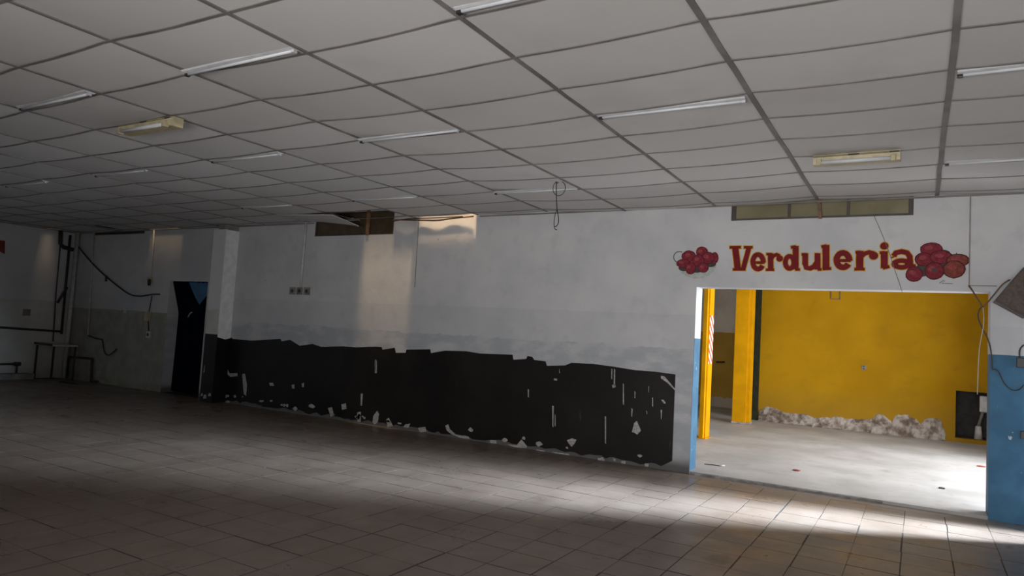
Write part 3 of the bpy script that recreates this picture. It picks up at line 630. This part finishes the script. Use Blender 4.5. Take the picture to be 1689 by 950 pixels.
box('batten', -8.24, -8.17, WY - 0.012, WY + 0.02, 3.18, 3.62, 'wood', w2)
w3 = strip_window('window_3', SLOT, [], 'glass_dark', 'black slot of a window at the top of the far wall', 0.03)

# ------------------------------------------------------------------ painted lettering and fruit
def stroke(g, pts, w, y0, y1, ext):
    P = [Vector((p[0], 0, p[1])) for p in pts]
    closed = len(P) > 4 and (P[0] - P[-1]).length < 1e-4
    if not closed:
        a = (P[0] - P[1]).normalized(); b = (P[-1] - P[-2]).normalized(); P[0] = P[0] + a * ext; P[-1] = P[-1] + b * ext
    L_ = []; R_ = []
    n = len(P)
    for i in range(n):
        a = P[i - 1] if i else (P[-2] if closed else P[0]); b = P[i + 1] if i < n - 1 else (P[1] if closed else P[-1])
        t = (b - a).normalized(); nn = Vector((-t.z, 0, t.x))
        L_.append(P[i] + nn * (w / 2)); R_.append(P[i] - nn * (w / 2))
    v = []; f = []
    for l, r in zip(L_, R_): v += [(l.x, y0, l.z), (r.x, y0, r.z), (r.x, y1, r.z), (l.x, y1, l.z)]
    for i in range(n - 1): a = 4 * i; f += [(a + k, a + (k + 1) % 4, a + 4 + (k + 1) % 4, a + 4 + k) for k in range(4)]
    f += [(0, 3, 2, 1), (4 * n - 4, 4 * n - 3, 4 * n - 2, 4 * n - 1)]
    g.add(v, f)
sign = thing('painted_lettering', (-1.07, WY, 2.59), 'hand painted red word Verduleria with yellow outline above the opening', 'lettering')
for ch, strokes, dots in LETTERS:
    g = G(); h = G()
    for n, (pts, w) in enumerate(strokes):
        stroke(g, pts, w * 1.14, WY - 0.0040 - 0.0002 * n, WY, 0.0)
        stroke(h, pts, w * 1.14 + 0.019, WY - 0.0020 - 0.0001 * n, WY, 0.0095)
    for (c, r) in dots:
        g.prism_y(ellipse(c[0], c[1], r * 1.08, r * 1.08, 18), WY - 0.0056, WY); h.prism_y(ellipse(c[0], c[1], r * 1.08 + 0.0095, r * 1.08 + 0.0095, 18), WY - 0.0028, WY)
    o = g.obj('letter', 'red', sign); tag(o, 'red letter ' + ch)
    h.obj('outline', 'gold', o)
def blob(name, e, mat, par, lay, jag=0.04, sc_=1.08):
    (cx, cz), rx, rz = e
    return G().prism_y(ellipse(cx, cz, rx * sc_, rz * sc_, 16, jag), WY - 0.0015 - 0.0007 * lay, WY).obj(name, mat, par)
pb = thing('painted_fruit_bowl', (-2.53, WY, 2.51), 'painted glass bowl of dark red fruit left of the lettering', 'painting')
G().prism_y(BOWL, WY - 0.0015, WY).obj('bowl', 'bowl', pb)
g = G(); stroke(g, BOWL_RING, 0.011, WY - 0.002, WY, 0); g.obj('bowl_handle', 'ink', pb)
for n, e in enumerate(BOWL_DARK): blob('shadow', e, 'fruitdark', pb, 1 + n)
def painted_fruit(e, mat, par, lay):
    o = blob('fruit', e, mat, par, lay + 0.3, 0.03, 1.02)
    blob('shaded_rim', e, 'fruitrim', o, lay, 0.04, 1.16)
    (cx, cz), rx, rz = e
    blob('highlight', ((cx - 0.22 * rx + random.uniform(-0.01, 0.01), cz + 0.25 * rz), rx * 0.42, rz * 0.34), 'fruithi', o, lay + 0.55, 0.12)
for n, e in enumerate(BOWL_FRUIT): painted_fruit(e, 'fruit', pb, 4 + n)
pf = thing('painted_fruit_pile', (-0.02, WY, 2.53), 'painted heap of red fruit at the right end of the lettering', 'painting')
for n, e in enumerate(PILE_DARK): blob('shadow', e, 'fruitdark', pf, 1 + n)
for n, e in enumerate(PILE_FRUIT): painted_fruit(e, 'fruit2' if n in (3, 4) else 'fruit', pf, 6 + n)
blob('fruit_eye', PILE_EYE, 'fruitdark', pf, 15)
g = G(); stroke(g, PILE_STEM, 0.010, WY - 0.009, WY, 0); g.obj('fruit_stem', 'ink', pf)
g = G(); stroke(g, SCRIBBLE, 0.006, WY - 0.002, WY, 0); g.obj('signature', 'ink', pf)

# ------------------------------------------------------------------ fluorescent strips in the ceiling grid
def strip_light(i, j, side, label):
    xa = CX0 + i * CDX + 0.035; xb = xa + 1.15; y = CY0 + j * CDY + side * 0.070
    zt = min(zc(xa + k * 0.115, y) for k in range(11)) + 0.004
    t = thing('fluorescent_strip', ((xa + xb) / 2, y, zt - 0.028), label, 'ceiling light', 'fluorescent strips in the ceiling grid')
    G().prism_x([(y - 0.048, zt + 0.006), (y - 0.040, zt - 0.004), (y - 0.020, zt - 0.010), (y + 0.020, zt - 0.010), (y + 0.040, zt - 0.004), (y + 0.048, zt + 0.006)], xa, xb).obj('housing', 'white', t)
    G().tube([(xa + 0.03, y, zt - 0.012), (xb - 0.03, y, zt - 0.012)], 0.012, 10).obj('tube', 'tubeglass', t, True)
    for q in (xa, xb - 0.03): G().box(q, q + 0.03, y - 0.016, y + 0.016, zt - 0.028, zt - 0.008, 0.003).obj('lamp_holder', 'black_pl' if q == xa else 'white', t)
for a in ((-1, -1, -1, 'white fluorescent strip cut by the top edge of the photo'),
          (-3, -1, -1, 'large grey fluorescent strip high on the left part of the ceiling'),
          (-5, -1, -1, 'grey fluorescent strip at the left photo edge above the beige batten'),
          (-1, 2, 1, 'long white fluorescent strip in the middle of the ceiling above the bowl painting'),
          (1, 2, 1, 'bright white fluorescent strip at the upper right photo edge'),
          (-3, 2, -1, 'thin fluorescent strip left of the ceiling centre, behind the large grey one'),
          (-5, 2, 1, 'grey fluorescent strip right of and behind the left beige batten'),
          (-7, 2, 1, 'small fluorescent strip with white end below the left beige batten'),
          (-9, 2, 1, 'small dark fluorescent strip at the left photo edge, farthest left of its row'),
          (1, 6, -1, 'narrow fluorescent strip at the right photo edge near the back wall'),
          (-3, 6, -1, 'thin dark fluorescent strip behind the dangling wire loop'),
          (-5, 6, -1, 'small dark fluorescent strip above the brown window'),
          (-7, 6, -1, 'small dark fluorescent strip above the white pilaster')):
    strip_light(*a)

def batten(x0, x1, y, label, zt):
    t = thing('batten_light', ((x0 + x1) / 2, y, zt - 0.12), label, 'ceiling light')
    G().box(x0, x1, y, y + 0.11, zt - 0.085, zt + 0.004, 0.006).obj('housing', 'beige', t)
    G().prism_x([(y - 0.035, zt - 0.030), (y + 0.0, zt - 0.004), (y + 0.001, zt - 0.088), (y - 0.012, zt - 0.090)], x0 + 0.002, x1 - 0.002).obj('reflector', 'beige', t)
    G().tube([(x0 + 0.07, y - 0.035, zt - 0.078), (x1 - 0.07, y - 0.035, zt - 0.078)], 0.017, 12).obj('tube', 'tubeglass', t, True)
    for q in (x0 + 0.035, x1 - 0.075): G().box(q, q + 0.04, y - 0.060, y - 0.008, zt - 0.105, zt - 0.050, 0.006).obj('lamp_holder', 'beige', t)
    m = (x0 + x1) / 2
    box('maker_plate', m - 0.06, m + 0.03, y - 0.026, y + 0.0, zt - 0.030, zt - 0.012, 'black_pl', t)
    box('vent_slot', x1 - 0.085, x1 - 0.01, y - 0.028, y + 0.0, zt - 0.026, zt - 0.014, 'black_pl', t)
batten(-0.872, -0.165, 6.80, 'yellowed fluorescent batten hanging below the ceiling above the red lettering', zc(-0.5, 6.8) - 0.004)
batten(-6.72, -5.90, 3.74, 'old beige fluorescent batten under the ceiling on the left', zc(-6.3, 3.8) - 0.004)

# ------------------------------------------------------------------ wiring and fittings on the back wall
def cable(name, pts, r, mat, label, cat='cable', sm=6, n=6):
    o = G().tube(pts, r, n, sm).obj(name, mat, None, True); return tag(o, label, cat)

dw = thing('dangling_wire', (-3.62, 7.035, 2.86), 'dark wire with a coil dangling from the ceiling', 'wire')
zt = zc(-3.64, 7.035)
G().tube([(-3.641, 7.035, zt), (-3.635, 7.03, 3.34), (-3.625, 7.035, 3.20), (-3.612, 7.035, 3.10), (-3.590, 7.035, 3.00), (-3.588, 7.035, 2.94), (-3.61, 7.035, 2.905), (-3.635, 7.035, 2.90)], 0.006, 6, 6).obj('wire', 'wire_d', dw, True)
G().tube([(-3.607 + 0.076 * math.cos(a * math.pi / 9 + 1.9), 7.03 + 0.002 * a, 3.345 + 0.085 * math.sin(a * math.pi / 9 + 1.9)) for a in range(20)], 0.0045, 6).obj('coil', 'wire_d', dw, True)
G().tube([(-3.615, 7.04, 3.10), (-3.640, 7.04, 3.03), (-3.645, 7.04, 2.95), (-3.635, 7.04, 2.88), (-3.605, 7.04, 2.862)], 0.005, 6, 5).obj('strand', 'wire_d', dw, True)

cd = thing('socket_row', (-9.70, WY - 0.03, 2.11), 'row of three grey wall sockets fed by a white conduit', 'wall socket')
G().box(-9.99, -9.42, WY - 0.028, WY, 2.115, 2.265, 0.006).obj('back_plate', 'pipe_w', cd)
for x in (-9.89, -9.705, -9.52):
    s = G().box(x - 0.075, x + 0.075, WY - 0.045, WY - 0.026, 2.125, 2.255, 0.008).obj('socket', 'grey_render', cd)
    G().prism_y(ellipse(x, 2.19, 0.035, 0.035, 14), WY - 0.048, WY - 0.042).obj('socket_face', 'dark', s)
tag(G().tube([(-9.70, WY - 0.022, 2.262), (-9.695, WY - 0.022, 2.8), (-9.69, WY - 0.022, 3.44)], 0.022, 9).obj('conduit', 'pipe_w', None, True), 'white conduit running from the ceiling to the three sockets', 'conduit')

tag(G().tube([(-7.105, WY - 0.004, 3.44), (-7.10, WY - 0.004, 2.9), (-7.095, WY - 0.004, 2.3)], 0.004, 6).obj('wall_joint', 'wire_b', None, True), 'thin vertical joint down the lit patch of wall', 'cable')  # thin tube that stands in for a joint in the wall
cable('cable_run', [(-7.62, WY - 0.03, 3.43), (-7.35, WY - 0.04, 3.415), (-7.0, WY - 0.03, 3.40), (-6.7, WY - 0.04, 3.385), (-6.4, WY - 0.03, 3.41), (-6.0, WY - 0.05, 3.425)], 0.012, 'wire_b', 'brown cable bundle sagging along the wall top right of the brown window')
cable('cable_run', [(-7.62, WY - 0.05, 3.40), (-7.3, WY - 0.05, 3.43), (-6.8, WY - 0.05, 3.425), (-6.2, WY - 0.05, 3.43)], 0.009, 'wire_d', 'dark cable along the ceiling edge above the brown cable bundle')
cable('hanging_cable', [(-0.47, WY - 0.008, 3.235), (-0.40, WY - 0.006, 3.06), (-0.32, WY - 0.006, 2.84), (-0.24, WY - 0.008, 2.58), (-0.17, WY - 0.012, 2.36)], 0.0032, 'wire_g', 'thin grey cable slanting down across the lettering')
ch = thing('cable_channel', (0.455, WY - 0.01, 2.44), 'narrow grey cable channel turning a corner beside the painted fruit heap', 'cable channel')
G().box(0.450, 0.461, WY - 0.008, WY, 2.450, 3.42).obj('upright', 'wire_g', ch)
G().box(0.450, 0.70, WY - 0.008, WY, 2.440, 2.450).obj('cross_run', 'wire_g', ch)

# far end: lamp, switch and socket on conduits
pl = thing('wall_lamp', (-14.28, WY - 0.03, 2.22), 'bare lamp holder at the foot of a white conduit left of the doorway', 'lamp')
G().tube([(-14.315, WY - 0.02, 3.43), (-14.30, WY - 0.02, 2.9), (-14.29, WY - 0.02, 2.40)], 0.020, 8).obj('conduit', 'pipe_w', pl, True)
G().prism_y(ellipse(-14.32, 2.36, 0.075, 0.06, 12, 0.05), WY - 0.05, WY).obj('junction_box', 'beige', pl)
G().tube([(-14.27, WY - 0.05, 2.36), (-14.265, WY - 0.06, 2.30), (-14.26, WY - 0.06, 2.22)], [0.03, 0.035, 0.03], 9).obj('lamp_socket', 'black_pl', pl, True)
sw = thing('switch_and_socket', (-14.24, WY - 0.02, 1.1), 'old switch box and white socket on a cable left of the doorway', 'switch')
G().tube([(-14.20, WY - 0.01, 2.0), (-14.22, WY - 0.012, 1.85), (-14.26, WY - 0.012, 1.62)], 0.010, 6, 4).obj('cable', 'wire_d', sw, True)
G().box(-14.35, -14.20, WY - 0.05, WY, 1.46, 1.66, 0.008).obj('switch_box', 'beige', sw)
G().tube([(-14.25, WY - 0.012, 1.46), (-14.20, WY - 0.012, 1.25)], 0.012, 6).obj('lower_cable', 'wire_d', sw, True)
s_ = G().box(-14.25, -14.12, WY - 0.035, WY, 1.10, 1.24, 0.006).obj('socket', 'pipe_w', sw)
G().prism_y(ellipse(-14.185, 1.17, 0.035, 0.035, 12), WY - 0.040, WY - 0.033).obj('socket_face', 'dark', s_)
tag(G().box(-15.19, -15.08, WY - 0.02, WY, 1.60, 1.74, 0.006).obj('switch_plate', 'white'), 'small white switch plate alone on the far wall', 'switch')
cable('drooping_cable', [(-17.25, WY - 0.03, 3.10), (-16.9, WY - 0.03, 2.88), (-16.3, WY - 0.03, 2.55), (-15.6, WY - 0.03, 2.24), (-15.0, WY - 0.03, 2.02), (-14.6, WY - 0.03, 1.985), (-14.2, WY - 0.02, 2.03), (-13.92, WY - 0.02, 2.04)], 0.016, 'wire_d', 'dark cable drooping from the corner pipes to the doorway')
tag(G().box(-16.02, -15.97, WY - 0.03, WY, 2.29, 2.42, 0.006).obj('wall_hook', 'dark'), 'small dark hook under the drooping cable', 'hook')
wp = thing('thin_water_pipe', (-16.5, WY - 0.02, 0.8), 'thin white water pipe with a bent foot on the far wall', 'pipe')
G().tube([(-16.655, WY - 0.02, 3.43), (-16.60, WY - 0.02, 2.4), (-16.50, WY - 0.02, 1.03)], 0.016, 8).obj('riser', 'pipe_w', wp, True)
G().tube([(-16.50, WY - 0.02, 1.03), (-16.2, WY - 0.02, 0.99), (-15.90, WY - 0.02, 0.97), (-15.84, WY - 0.02, 0.82)], 0.016, 8).obj('foot_pipe', 'rust', wp, True)
cable('loose_hose', [(-15.86, WY - 0.02, 0.86), (-15.75, WY - 0.03, 0.70), (-15.6, WY - 0.03, 0.64), (-15.4, WY - 0.03, 0.72), (-15.3, WY - 0.03, 0.80)], 0.014, 'rust', 'short rusty hose sagging from the bent water pipe foot', 'hose')

# corner pipes
cp = thing('corner_pipes', (LX + 0.06, 8.6, 0.84), 'dark iron pipes with an elbow and branch on the left wall near the corner', 'pipes')
tag(G().tube([(LX + 0.10, WY - 0.06, 3.43), (LX + 0.10, WY - 0.06, 0.0)], 0.048, 10).obj('drain_pipe', 'pipe_w', None, True), 'thick white drain pipe standing in the far left corner', 'pipe')
G().tube([(LX + 0.06, 8.70, 3.35), (LX + 0.06, 8.72, 1.02)], 0.028, 8).obj('dark_riser', 'dark', cp, True)
G().tube([(LX + 0.06, 8.48, 3.43), (LX + 0.06, 8.50, 3.12), (LX + 0.06, 8.58, 3.05), (LX + 0.07, 8.79, 3.02)], 0.045, 8).obj('elbow', 'dark', cp, True)
G().tube([(LX + 0.06, 8.50, 3.10), (LX + 0.05, 8.52, 1.9), (LX + 0.05, 8.56, 0.84)], 0.014, 6).obj('thin_riser', 'rust', cp, True)
G().tube([(LX + 0.07, 8.74, 2.12), (LX + 0.07, 8.56, 1.74)], 0.030, 8).obj('branch', 'dark', cp, True)
tag(G().tube([(LX + 0.04, 5.6, 1.20), (LX + 0.04, 7.46, 1.13), (LX + 0.04, 8.19, 1.10), (LX + 0.04, 8.72, 1.08)], 0.026, 8).obj('wall_pipe', 'dark', None, True), 'dark horizontal pipe along the left wall above the pipe frames', 'pipe')
tag(G().box(LX, LX + 0.02, 7.89, 8.04, 1.41, 1.56, 0.004).obj('switch_plate', 'grey_render'), 'square grey switch plate on the left wall', 'switch')
rs = thing('red_sign', (LX + 0.02, 7.05, 2.76), 'red board cut by the left photo edge', 'sign')
G().prism_x([(6.75, 3.03), (7.385, 3.03), (7.41, 2.74), (7.30, 2.79), (6.75, 2.76)], LX, LX + 0.02).obj('board', 'redsign', rs)
G().box(LX + 0.018, LX + 0.024, 6.80, 7.2, 2.83, 2.96).obj('pale_band', 'redsign', rs)

# corner bench and pipe frames
bn = thing('corner_bench', (-17.0, 8.55, 0), 'small pale bench with iron legs in the far left corner', 'bench')
G().box(LX + 0.01, -16.55, 8.20, 8.72, 0.765, 0.80, 0.006).obj('top_board', 'pipe_w', bn)
G().box(LX + 0.005, -16.60, 8.18, 8.20, 0.775, 0.825, 0.004).obj('rim', 'dark', bn)
for (x, y) in ((LX + 0.04, 8.24), (LX + 0.08, 8.58), (-16.62, 8.70)):
    G().tube([(x, y, 0.0), (x, y, 0.766)], 0.022, 8).obj('leg', 'rust', bn, True)
pfm = thing('bent_pipe_stand', (-16.75, WY - 0.1, 0), 'dark inverted U pipe frame against the far wall beside the bench', 'pipe frame')
G().tube([(-17.15, WY - 0.06, 0.0), (-17.15, WY - 0.06, 0.47), (-17.12, WY - 0.06, 0.50)], 0.026, 8).obj('left_upright', 'dark', pfm, True)
G().tube([(-17.13, WY - 0.06, 0.50), (-16.18, WY - 0.06, 0.52)], 0.026, 8).obj('cross_pipe', 'dark', pfm, True)
G().tube([(-16.17, WY - 0.06, 0.54), (-16.12, WY - 0.06, 0.0)], 0.030, 8).obj('right_upright', 'rust', pfm, True)
G().tube([(-16.12, WY - 0.06, 0.03), (-15.85, WY - 0.06, 0.03)], 0.024, 8).obj('foot_pipe', 'dark', pfm, True)
lp = thing('low_pipe', (LX + 0.05, 7.4, 0), 'low dark pipe and valve near the floor of the left wall', 'pipe')
G().tube([(LX + 0.06, 5.6, 0.30), (LX + 0.06, 7.85, 0.33)], 0.024, 8).obj('pipe', 'rust', lp, True)
G().tube([(LX + 0.06, 7.80, 0.33), (LX + 0.06, 7.92, 0.33)], 0.045, 8).obj('valve', 'dark', lp, True)
G().tube([(LX + 0.06, 7.86, 0.33), (LX + 0.06, 7.86, 0.13)], 0.020, 8).obj('drop_pipe', 'rust', lp, True)
tag(G().box(LX, LX + 0.35, 6.0, 8.1, 0.0, 0.13, 0.02).obj('kerb', 'grey_render'), 'low grey mortar kerb along the foot of the left wall', 'kerb')
tag(G().prism_y([(-16.3, 0.0), (-15.75, 0.0), (-15.78, 0.02), (-16.27, 0.025)], 8.25, 8.35).obj('floor_rag', 'dark'), 'dark scrap lying on the floor before the pipe frame', 'scrap')

# ------------------------------------------------------------------ right side: loudspeaker, cables, fittings
c0 = Vector((0.657, 0, 2.26)); e1 = Vector((0.847, 0, -0.531)); e2 = Vector((0.564, 0, 0.826))
def rot_box(g, a0, a1, b0, b1, y0, y1, sh=0.0):
    q = []
    for a, b in ((a0, b0), (a1, b0), (a1, b1), (a0, b1)):
        p = c0 + e1 * a + e2 * b; q.append((p.x, p.z))
    return g.prism_y(q, y0, y1)
sp = thing('loudspeaker', (0.9, 8.62, 2.1), 'brown loudspeaker box hung askew on the wall at the right photo edge', 'loudspeaker')
rot_box(G(), 0.0, 0.30, 0.0, 0.42, 8.50, 8.78).obj('cabinet', 'speaker', sp)
rot_box(G(), 0.012, 0.288, 0.012, 0.408, 8.488, 8.502).obj('grille', 'grille', sp)
rot_box(G(), 0.10, 0.20, 0.15, 0.27, 8.78, WY).obj('bracket', 'dark', sp)
cable('tangled_cord', [(0.45, WY - 0.015, 2.446), (0.50, WY - 0.03, 2.36), (0.56, WY - 0.05, 2.245), (0.585, WY - 0.06, 2.22), (0.66, WY - 0.08, 2.33), (0.74, WY - 0.10, 2.45), (0.80, 8.77, 2.50)], 0.008, 'wire_b', 'brown cord strung from the cable channel to the loudspeaker')
cable('tangled_cord', [(0.575, WY - 0.05, 2.225), (0.545, WY - 0.05, 2.18), (0.538, WY - 0.05, 2.10), (0.575, WY - 0.05, 1.99), (0.625, WY - 0.045, 1.88), (0.655, WY - 0.03, 1.75), (0.668, WY - 0.012, 1.57)], 0.007, 'wire_d', 'dark twisted cord falling to the blue pier edge')
cable('white_cord', [(0.578, WY - 0.055, 2.22), (0.585, WY - 0.055, 2.10), (0.580, WY - 0.055, 1.98), (0.555, WY - 0.05, 1.80), (0.545, WY - 0.05, 1.60), (0.540, WY - 0.05, 1.29)], 0.0045, 'wire_w', 'pale cord hanging loose in the opening beside the blue pier')
so = thing('black_socket', (0.91, WY - 0.02, 1.6), 'black socket with a curled lead at the top of the blue paint', 'wall socket')
G().box(0.875, 0.945, WY - 0.04, WY, 1.60, 1.70, 0.006).obj('body', 'black_pl', so)
G().tube([(0.90, WY - 0.03, 1.70), (0.90, WY - 0.04, 1.78), (0.93, WY - 0.04, 1.83), (0.97, WY - 0.03, 1.84)], 0.008, 6, 4).obj('lead', 'wire_d', so, True)
tag(G().box(0.915, 0.975, WY - 0.03, WY, 0.87, 0.95, 0.005).obj('black_switch', 'black_pl'), 'small black switch low on the blue pier at the photo edge', 'switch')
cable('pier_cable', [(0.668, WY - 0.008, 1.56), (0.72, WY - 0.008, 1.55), (0.78, WY - 0.008, 1.42), (0.84, WY - 0.008, 1.365), (0.90, WY - 0.008, 1.37), (0.94, WY - 0.008, 1.42)], 0.006, 'wire_d', 'dark cable looping over the blue pier')

# ------------------------------------------------------------------ things in the second room
po = thing('yellow_post', (-3.2, 12.3, 0.035), 'nearer yellow steel post just inside the opening with striped tape', 'post')
G().box(-3.235, -3.165, 12.06, 12.14, 0.035, 3.45, 0.004).obj('front_channel', 'yellowpost', po)
G().box(-3.21, -3.145, 12.14, 12.42, 0.035, 3.45, 0.004).obj('web', 'yellowpost', po)
G().box(-3.146, -3.138, 12.16, 12.40, 1.32, 2.16).obj('striped_tape', 'hazard', po)
G().box(-3.26, -3.12, 12.04, 12.46, 0.035, 0.045, 0.003).obj('base_plate', 'yellowpost', po)
po = thing('yellow_column', (-3.2, 15.3, 0.035), 'farther broad yellow column beside the dark green strip', 'column')
G().box(-3.37, -3.09, 15.10, 15.40, 0.035, 3.45, 0.006).obj('shaft', 'yellowpost', po)
G().box(-3.09, -3.03, 15.16, 15.40, 0.035, 3.45, 0.004).obj('edge_strip', 'yellowpost', po)
G().box(-3.38, -3.02, 15.09, 15.42, 0.035, 0.075, 0.006).obj('worn_foot', 'plaster', po)
tag(G().box(-3.31, -3.062, 16.22, 16.44, 0.035, 3.45, 0.005).obj('dark_post', 'green'), 'dark green strip post at the left end of the yellow wall', 'post')
# crumbled plaster at the foot of the yellow wall
tops = PLASTER_TOP
v = []; f = []; rows = 5; cols = 0
xs = []
for a, b in zip(tops[:-1], tops[1:]):
    if b[0] <= a[0] + 0.01: continue
    m = max(1, int((b[0] - a[0]) / 0.05))
    for k in range(m): t = k / m; xs.append((a[0] + (b[0] - a[0]) * t, a[1] + (b[1] - a[1]) * t + random.uniform(-0.02, 0.02)))
xs.append(tops[-2])
for x, z in xs:
    for r in range(rows + 1):
        t = r / rows
        v.append((x + random.uniform(-0.01, 0.01), 16.25 - (0.03 + random.uniform(0, 0.03)) * (1 - t ** 3) - (0.03 if r == 0 else 0) + (0.006 if r == rows else 0), 0.034 + (max(z, 0.09) - 0.034) * t))
w = rows + 1
f = [(a * w + r, (a + 1) * w + r, (a + 1) * w + r + 1, a * w + r + 1) for a in range(len(xs) - 1) for r in range(rows)]
o = mk('broken_plaster', v, f, 'plaster', wall_yellow)
o.modifiers.new('thickness', 'SOLIDIFY').thickness = -0.01
for n in range(16):
    x = random.uniform(-2.6, 0.5); y = 16.25 - random.uniform(0.06, 0.14); s = random.uniform(0.015, 0.04)
    vv = [(x + s * math.cos(a) * random.uniform(0.7, 1.3), y + s * math.sin(a) * random.uniform(0.7, 1.2), 0.034) for a in [k * math.pi / 3 for k in range(6)]] + [(x, y, 0.035 + s * 0.8)]
    mk('plaster_lump', vv, [(k, (k + 1) % 6, 6) for k in range(6)] + [tuple(range(6))], 'plaster', wall_yellow)
vf = thing('wall_frame', (-1.55, 16.24, 2.77), 'small empty brown frame high on the yellow wall', 'frame')
for nm, q in (('upper_rail', (-1.65, -1.455, 2.955, 2.975)), ('lower_rail', (-1.65, -1.455, 2.765, 2.785)), ('stile', (-1.65, -1.632, 2.785, 2.955)), ('stile', (-1.473, -1.455, 2.785, 2.955))):
    G().box(q[0], q[1], 16.23, 16.25, q[2], q[3]).obj(nm, 'wood', vf)
st = thing('yellow_room_socket', (-0.98, 16.24, 1.31), 'small dark socket on the yellow wall', 'wall socket')
G().box(-1.02, -0.94, 16.235, 16.25, 1.31, 1.41, 0.004).obj('plate', 'grey_render', st)
for z in (1.335, 1.385): G().prism_y(ellipse(-0.98, z, 0.022, 0.016, 10), 16.230, 16.236).obj('hole', 'black_pl', st)
nb = thing('pipe_fitting', (1.1, 16.5, NZ0), 'white pipe fitting standing in the dark recess of the yellow wall', 'pipe fitting')
G().tube([(1.03, 16.50, NZ0), (1.03, 16.50, 0.36)], [0.075, 0.05], 12).obj('funnel', 'pipe_w', nb, True)
G().tube([(1.03, 16.50, 0.36), (1.08, 16.50, 0.56), (1.10, 16.50, 0.66)], 0.028, 9).obj('pipe', 'grey_render', nb, True)
G().box(1.04, 1.18, 16.44, 16.56, 0.64, 0.96, 0.03).obj('cistern', 'pipe_w', nb)
tag(G().tube([(-4.60, 18.57, 1.20), (-4.38, 18.56, 1.215)], 0.02, 6).obj('wall_bracket', 'dark', None, True), 'dark bracket bar on the dim wall between the yellow posts', 'bracket')
# litter
lt = thing('litter_stick', (-2.40, 9.62, 0.035), 'thin stick with a pale end lying behind the left side of the opening', 'stick')
G().tube([(-2.47, 9.55, 0.041), (-2.36, 9.57, 0.043), (-2.25, 9.58, 0.041)], 0.006, 6, 3).obj('stick', 'dark', lt, True)
G().tube([(-2.27, 9.57, 0.046), (-2.22, 9.63, 0.046)], 0.010, 6).obj('pale_end', 'wire_w', lt, True)
for (x, y, s, m, lb) in ((-1.38, 10.1, 0.05, 'redsign', 'red scrap of plastic on the concrete floor'), (0.28, 10.3, 0.05, 'dark', 'dark crumb on the concrete near the blue pier'), (0.85, 12.9, 0.06, 'redsign', 'reddish scrap on the shaded concrete beyond the pier')):
    vv = [(x + s * math.cos(a) * random.uniform(0.6, 1.2), y + s * 0.8 * math.sin(a), 0.035) for a in [k * math.pi / 3.5 for k in range(7)]]
    vv += [(p[0], p[1], 0.043 + random.uniform(0, 0.008)) for p in vv]
    tag(mk('scrap', vv, [tuple(range(7)), tuple(range(7, 14))[::-1]] + [(k, (k + 1) % 7, 7 + (k + 1) % 7, 7 + k) for k in range(7)], m), lb, 'scrap')
